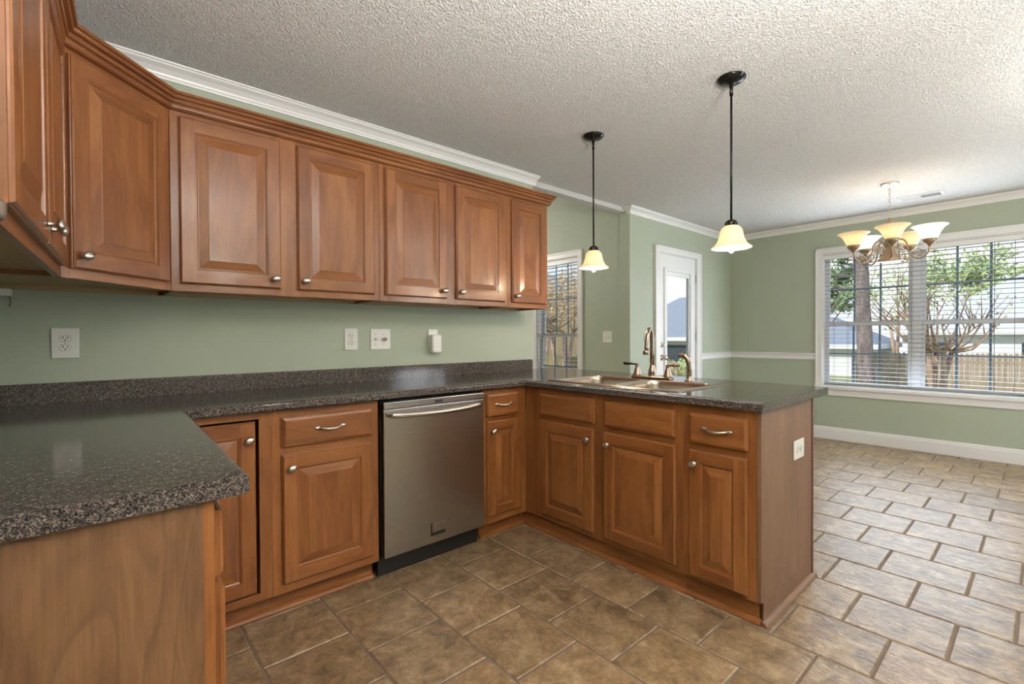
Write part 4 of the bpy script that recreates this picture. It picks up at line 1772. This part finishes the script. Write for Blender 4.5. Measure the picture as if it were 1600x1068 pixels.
# unseen bowl lamps added for fill light, behind the camera and in the other room
def fixture(x, y, z, label):
    r = thing('fill_ceiling_light', label, 'ceiling lamp', (x, y, z))
    mb = MB()
    mb.lathe([(0, 0), (0.075, 0), (0.075, -0.02), (0.03, -0.035), (0.010, -0.04), (0.010, -0.30), (0.0, -0.30)], 28)
    mb.lathe([(0.0, -0.30), (0.05, -0.302), (0.05, -0.32), (0.0, -0.322)], 28)
    mb.build('stem', M['nickel'], r)
    for k in range(3):
        a = 2 * PI * k / 3
        mb = MB()
        mb.tube([(0, 0, -0.31), (0.22 * math.cos(a), 0.22 * math.sin(a), -0.47)], 0.005, 8)
        mb.build('arm', M['nickel'], r)
    mb = MB()
    mb.lathe([(0.235, -0.46), (0.23, -0.485), (0.20, -0.525), (0.14, -0.555), (0.0, -0.57), (0.0, -0.564), (0.138, -0.549), (0.196, -0.52), (0.225, -0.483), (0.229, -0.46), (0.235, -0.46)], 32)
    mb.build('glass_bowl', M['diffuser'], r)


fixture(KFIX[0], KFIX[1], H, 'unseen kitchen ceiling lamp behind the viewer, its glass bowl added for upward light')
fixture(HFIX[0], HFIX[1], H, 'added white glass bowl fill lamp behind the viewer over the dining side')
fixture(FFIX[0], FFIX[1], HF, 'added white glass bowl fill lamp of the room beyond the opening')


fl_ = thing('added_uplight_stand', 'added fill lamp on a black stand, unseen behind the viewer', 'flash lamp', (FILL_LAMP[0], FILL_LAMP[1], 0))  # made-up stand holding the added ceiling fill lamp
mb = MB()
mb.tube([(0, 0, 0.45), (0, 0, 1.30)], 0.012, 12)
mb.build('pole', M['blackmetal'], fl_)
for k in range(3):
    a = 2 * PI * k / 3
    mb = MB()
    mb.tube([(0, 0, 0.55), (0.32 * math.cos(a), 0.32 * math.sin(a), 0.009)], 0.009, 10)
    mb.build('leg', M['blackmetal'], fl_)
mb = MB()
mb.lathe([(0, 1.29), (0.06, 1.29), (0.07, 1.31), (0.07, 1.38), (0.23, 1.52), (0.235, 1.525), (0.07, 1.39), (0, 1.39)], 24)
mb.build('reflector_head', M['blackmetal'], fl_)

# ------------------------------------------------------------------ outdoors
def gz(x, y=0):
    """ground height outdoors"""
    t_ = max(0.0, min(1.0, (x - 5.0) / 17.0))
    return -0.28 - 1.15 * t_


mb = MB()
gx = [XD + TH, 6, 9, 12, 16, 20, 24, 30, 45, 70]
gy = [-40, -20, -8, 0, 8, 20, 40]
for a, b in zip(gx, gx[1:]):
    for c_, d_ in zip(gy, gy[1:]):
        mb.face([(a, c_, gz(a)), (b, c_, gz(b)), (b, d_, gz(b)), (a, d_, gz(a))])
for c_, d_ in ((0.12, 8), (8, 20), (20, 40)):
    mb.face([(XF + TH, c_, -0.28), (XD + TH, c_, -0.28), (XD + TH, d_, -0.28), (XF + TH, d_, -0.28)])
mb.face([(-20, -40, -0.28), (XD + TH, -40, -0.28), (XD + TH, YR - TH, -0.28), (-20, YR - TH, -0.28)])
gr = mb.build('lawn', M['lawn'])
tag(gr, 'pale green winter lawn outside the windows', 'lawn', kind='stuff')
mb = MB()
mb.box(2.25, 3.9, 0.13, 2.4, -0.26, -0.05)
tag(mb.build('patio_slab', M['patio']), 'pale concrete patio slab outside the glazed door', 'patio')


def fence(name, label, p0, p1, z_top, mat, post_every=2.4):
    r = thing(name, label, 'fence')
    A, B = Vector(p0), Vector(p1)
    d = (B - A)
    Ln = d.length
    d.normalize()
    ang = math.atan2(d.y, d.x)
    r.location = (A.x, A.y, 0)
    r.rotation_euler = (0, 0, ang)
    zb = min(gz(A.x), gz(B.x)) + 0.03
    mb = MB()
    n = int(Ln / 0.15)
    for k in range(n):
        h = z_top + random.uniform(-0.02, 0.02)
        x0_ = k * 0.15
        x1_ = x0_ + 0.138
        for ya_, yb_ in ((0, 0.018),):
            mb.box(x0_, x1_, ya_, yb_, zb, h - 0.04)
            mb.box(x0_ + 0.03, x1_ - 0.03, ya_, yb_, h - 0.04, h)
    mb.box(0, Ln, 0.018, 0.055, zb + 0.3, zb + 0.39)
    mb.box(0, Ln, 0.018, 0.055, z_top - 0.4, z_top - 0.31)
    mb.build('pickets', mat, r, merge=False)
    k = 0
    while k * post_every < Ln:
        mb = MB()
        mb.box(k * post_every, k * post_every + 0.1, 0.056, 0.15, zb - 0.3, z_top - 0.05)
        mb.build('post', mat, r)
        k += 1


fence('wooden_fence', 'weathered grey brown picket fence across the yard behind the wide window', (24.0, 3.2), (24.0, -16.0), 0.42, M['fence'])
fence('wooden_fence', 'mossy green brown fence seen through the narrow window', (12.0, 14.5), (12.0, 7.4), 0.42, M['fence_dark'])


def leaves(mb, c, rad, n, size, sq=(1, 1, 1)):
    for _ in range(n):
        u = Vector((random.gauss(0, 1), random.gauss(0, 1), random.gauss(0, 1))).normalized() * (random.random() ** 0.45)
        p = Vector((c[0] + u.x * rad * sq[0], c[1] + u.y * rad * sq[1], c[2] + u.z * rad * sq[2]))
        a = Vector((random.gauss(0, 1), random.gauss(0, 1), random.gauss(0, 1))).normalized()
        b = a.orthogonal().normalized()
        s_ = size * random.uniform(0.6, 1.4)
        mb.face([p - a * s_, p - b * s_ * 0.5, p + a * s_, p + b * s_ * 0.5])


# tall pine
pb = px(1356, 598, 0, 13.0)
pt_ = px(1345, 380, 0, 13.0)
pine = thing('pine_tree', 'tall pine with bare scaly trunk behind the left half of the wide window', 'tree', (pb.x, pb.y, gz(pb.x)))
mb = MB()
dv = (pt_ - pb) / (pt_.z - pb.z)
pts, rr = [], []
for k in range(14):
    z = -0.2 + k * 0.75
    pts.append((dv.x * z + random.uniform(-0.02, 0.02), dv.y * z + random.uniform(-0.02, 0.02), z))
    rr.append(0.185 - 0.004 * k)
mb.tube(pts, rr, 14)
for k in range(16):
    z = 3.2 + k * 0.33
    a = random.uniform(0, 2 * PI)
    L_ = random.uniform(1.2, 2.4)
    mb.tube([(dv.x * z, dv.y * z, z), (dv.x * z + math.cos(a) * L_ * .6, dv.y * z + math.sin(a) * L_ * .6, z + 0.1), (dv.x * z + math.cos(a) * L_, dv.y * z + math.sin(a) * L_, z - 0.1)],
            [0.04, 0.025, 0.01], 6)
mb.build('trunk', M['bark'], pine)
mb = MB()
for k in range(14):
    z = random.uniform(3.2, 9)
    a = random.uniform(0, 2 * PI)
    L_ = random.uniform(1.0, 2.8)
    leaves(mb, (dv.x * z + math.cos(a) * L_, dv.y * z + math.sin(a) * L_, z), 0.7, 60, 0.09, (1, 1, 0.35))
mb.build('foliage', M['pineleaf'], pine, merge=False)


def broad_tree(name, label, base, h, spread, leafmat, barkmat, nl_, trunks=1, seed=1, leafsize=0.12, r0=0.10, start=0.5):
    random.seed(seed)
    t = thing(name, label, 'tree', base)
    mb = MB()
    tips = []
    for k in range(trunks):
        a = 2 * PI * k / max(trunks, 1) + random.uniform(-0.3, 0.3)
        lean = 0.22 * spread if trunks > 1 else 0.05
        p = Vector((0.08 * math.cos(a) * (trunks > 1), 0.08 * math.sin(a) * (trunks > 1), -0.15))
        q = Vector((math.cos(a) * lean, math.sin(a) * lean, h * start))
        midp = (p + q) / 2 + Vector((random.uniform(-.1, .1), random.uniform(-.1, .1), 0))
        mb.tube([p, midp, q], [r0, r0 * 0.8, r0 * 0.6], 8)
        for j in range(5):
            b = random.uniform(0, 2 * PI)
            e_ = q + Vector((math.cos(b) * spread * random.uniform(.4, .85), math.sin(b) * spread * random.uniform(.4, .85), h * random.uniform(0.12, 0.42)))
            m2 = (q + e_) / 2 + Vector((0, 0, -0.05 * h))
            mb.tube([q, m2, e_], [r0 * 0.5, r0 * 0.32, r0 * 0.12], 6)
            for jj in range(3):
                e2 = e_ + Vector((random.uniform(-1, 1) * spread * .35, random.uniform(-1, 1) * spread * .35, random.uniform(0.0, .2) * h))
                mb.tube([m2.lerp(e_, 0.5 + 0.2 * jj), e2], [r0 * 0.2, r0 * 0.05], 5)
                tips.append(e2)
            tips.append(e_)
    mb.build('trunk', barkmat, t)
    mb = MB()
    per = max(1, nl_ // len(tips))
    for tp in tips:
        leaves(mb, tp, spread * 0.30, per, leafsize, (1, 1, 0.6))
    mb.build('foliage', leafmat, t, merge=False)
    return t


b_ = px(1462, 600, 0, 17.0)
broad_tree('crape_myrtle', 'multi stemmed brown crape myrtle behind the right half of the wide window', (b_.x, b_.y, gz(b_.x)), 4.1, 1.6, M['leaf'], M['myrtle'], 450, 5, 5, 0.06, 0.10, 0.42)
b_ = px(1305, 590, 0, 20.0)
broad_tree('leafy_tree', 'leafy green tree at the left edge of the wide window', (b_.x, b_.y + 0.6, gz(b_.x)), 5.5, 1.9, M['pineleaf'], M['bark'], 2200, 1, 9, 0.12)
b_ = px(1400, 590, 0, 27.0)
broad_tree('leafy_tree', 'pale green tree beyond the fence, right of the pine trunk', (b_.x, b_.y, gz(b_.x)), 6.5, 2.6, M['leaf'], M['myrtle'], 1300, 2, 12, 0.10)
b_ = px(1508, 560, 0, 54.0)
broad_tree('leafy_tree', 'rounded green tree rising above the far pale roof', (b_.x, b_.y, gz(b_.x)), 8.4, 3.3, M['leaf'], M['bark'], 3600, 3, 21, 0.18)
b_ = px(880, 560, 1, 9.0)
broad_tree('autumn_tree', 'tan leaved tree seen through the narrow window', (b_.x, b_.y, gz(b_.x)), 4.0, 2.0, M['dryleaf'], M['myrtle'], 2600, 3, 31, 0.07)
b_ = px(850, 560, 1, 13.0)
broad_tree('autumn_tree', 'second tan leaved tree farther off through the narrow window', (b_.x, b_.y, gz(b_.x)), 5.5, 2.6, M['dryleaf'], M['myrtle'], 2600, 3, 37, 0.09)
random.seed(50)


def house(label, cx, cy, wx, wy, zb, zw, zr_, roofm, wallm, hip=True, windows=()):
    h = thing('house', label, 'house', (cx, cy, 0))
    mb = MB()
    mb.box(-wx / 2, wx / 2, -wy / 2, wy / 2, zb, zw)
    mb.build('wall', wallm, h)
    mb = MB()
    o = 0.5
    X, Y = wx / 2 + o, wy / 2 + o
    if wy >= wx:
        r1, r2 = (0, -max(Y - X, 0.01) if hip else -Y, zr_), (0, max(Y - X, 0.01) if hip else Y, zr_)
        A, B, C, D = (-X, -Y, zw), (X, -Y, zw), (X, Y, zw), (-X, Y, zw)
        mb.face([D, A, r1, r2])
        mb.face([B, C, r2, r1])
        mb.face([A, B, r1])
        mb.face([C, D, r2])
    else:
        r1, r2 = (-max(X - Y, 0.01), 0, zr_), (max(X - Y, 0.01), 0, zr_)
        A, B, C, D = (-X, -Y, zw), (X, -Y, zw), (X, Y, zw), (-X, Y, zw)
        mb.face([A, B, r2, r1])
        mb.face([C, D, r1, r2])
        mb.face([B, C, r2])
        mb.face([D, A, r1])
    mb.face([A, D, C, B])
    mb.build('roof', roofm, h)
    mb = MB()
    for a, b, c_, d_ in ((-X - 0.03, X + 0.03, -Y - 0.03, -Y + 0.06), (-X - 0.03, X + 0.03, Y - 0.06, Y + 0.03), (-X - 0.03, -X + 0.06, -Y + 0.06, Y - 0.06), (X - 0.06, X + 0.03, -Y + 0.06, Y - 0.06)):
        mb.box(a, b, c_, d_, zw - 0.25, zw + 0.02)
    mb.build('fascia', M['siding'], h)
    for yy, zz, ww, hh in windows:
        mb = MB()
        mb.box(-wx / 2 - 0.03, -wx / 2 - 0.001, yy - ww / 2, yy + ww / 2, zz, zz + hh)
        mb.build('window', M['darkpane'], h)
    return h


q = px(1062, 545, 0, 30.0)
house('house with grey hipped roof seen through the glazed door', q.x + 4, q.y + 1.2, 8, 10, -1.5, 1.05, 4.3, M['roof'], M['siding'], True, ((-1.0, -1.2, 2.2, 1.7), (3.0, -1.2, 1.0, 1.4)))
q = px(1580, 540, 0, 36.0)
house('white house with broad pale roof behind the right of the wide window', q.x + 5, q.y - 1.8, 10, 13, -1.5, 1.4, 4.9, M['roof_pale'], M['siding'], True, ((0.6, -0.6, 1.6, 1.3), (5.0, -0.6, 1.2, 1.3)))
q = px(1318, 545, 0, 34.0)
house('low house with dark roof behind the left of the wide window', q.x + 3, q.y + 1.3, 7, 5.5, -1.5, 0.55, 2.4, M['roof'], M['siding'], True, ((-2.6, -0.9, 1.0, 1.0),))
q = px(870, 520, 1, 18.0)
house('tan brick house seen high through the narrow window', q.x + 1, q.y + 5, 12, 8, -1.2, 4.2, 6.2, M['roof'], M['tan'], True)
# hedge seen through the door glass
for i_, (pxx, xx) in enumerate(((1044, 19.0), (1058, 22.0), (1072, 25.5))):
    q = px(pxx, 552, 0, xx)
    sh = thing('shrub', ('small green shrub in the yard, left in the door glass', 'small green shrub in the yard, middle of the door glass',
                         'small green shrub in the yard, right in the door glass')[i_], 'shrub', (q.x, q.y, gz(q.x)))
    mb = MB()
    mb.tube([(0, 0, -0.1), (0, 0, 0.6)], 0.05, 6)
    mb.build('stem', M['bark'], sh)
    mb = MB()
    leaves(mb, (0, 0, 0.7), 0.7, 500, 0.08, (1, 1, 0.8))
    mb.build('foliage', M['leaf'] if i_ else M['dryleaf'], sh, merge=False)

# ------------------------------------------------------------------ groups of like things
GR = {'wall_cabinet': 'wooden wall cabinets of the kitchen', 'base_cabinet': 'wooden base cabinets of the kitchen',
      'pendant_light': 'pendant lamps over the peninsula', 'wall_outlet': 'white socket plates', 'wall_switch': 'white switch plates',
      'window_blind': 'white slat blinds', 'fill_ceiling_light': 'unseen glass bowl fill lamps', 'wooden_fence': 'yard fences',
      'leafy_tree': 'green trees behind the wide window', 'autumn_tree': 'tan trees through the narrow window',
      'house': 'neighbouring houses', 'shrub': 'shrubs in the yard'}
for o in bpy.data.objects:
    k = o.name.split('.')[0]
    if o.parent is None and k in GR and 'label' in o:
        o['group'] = GR[k]
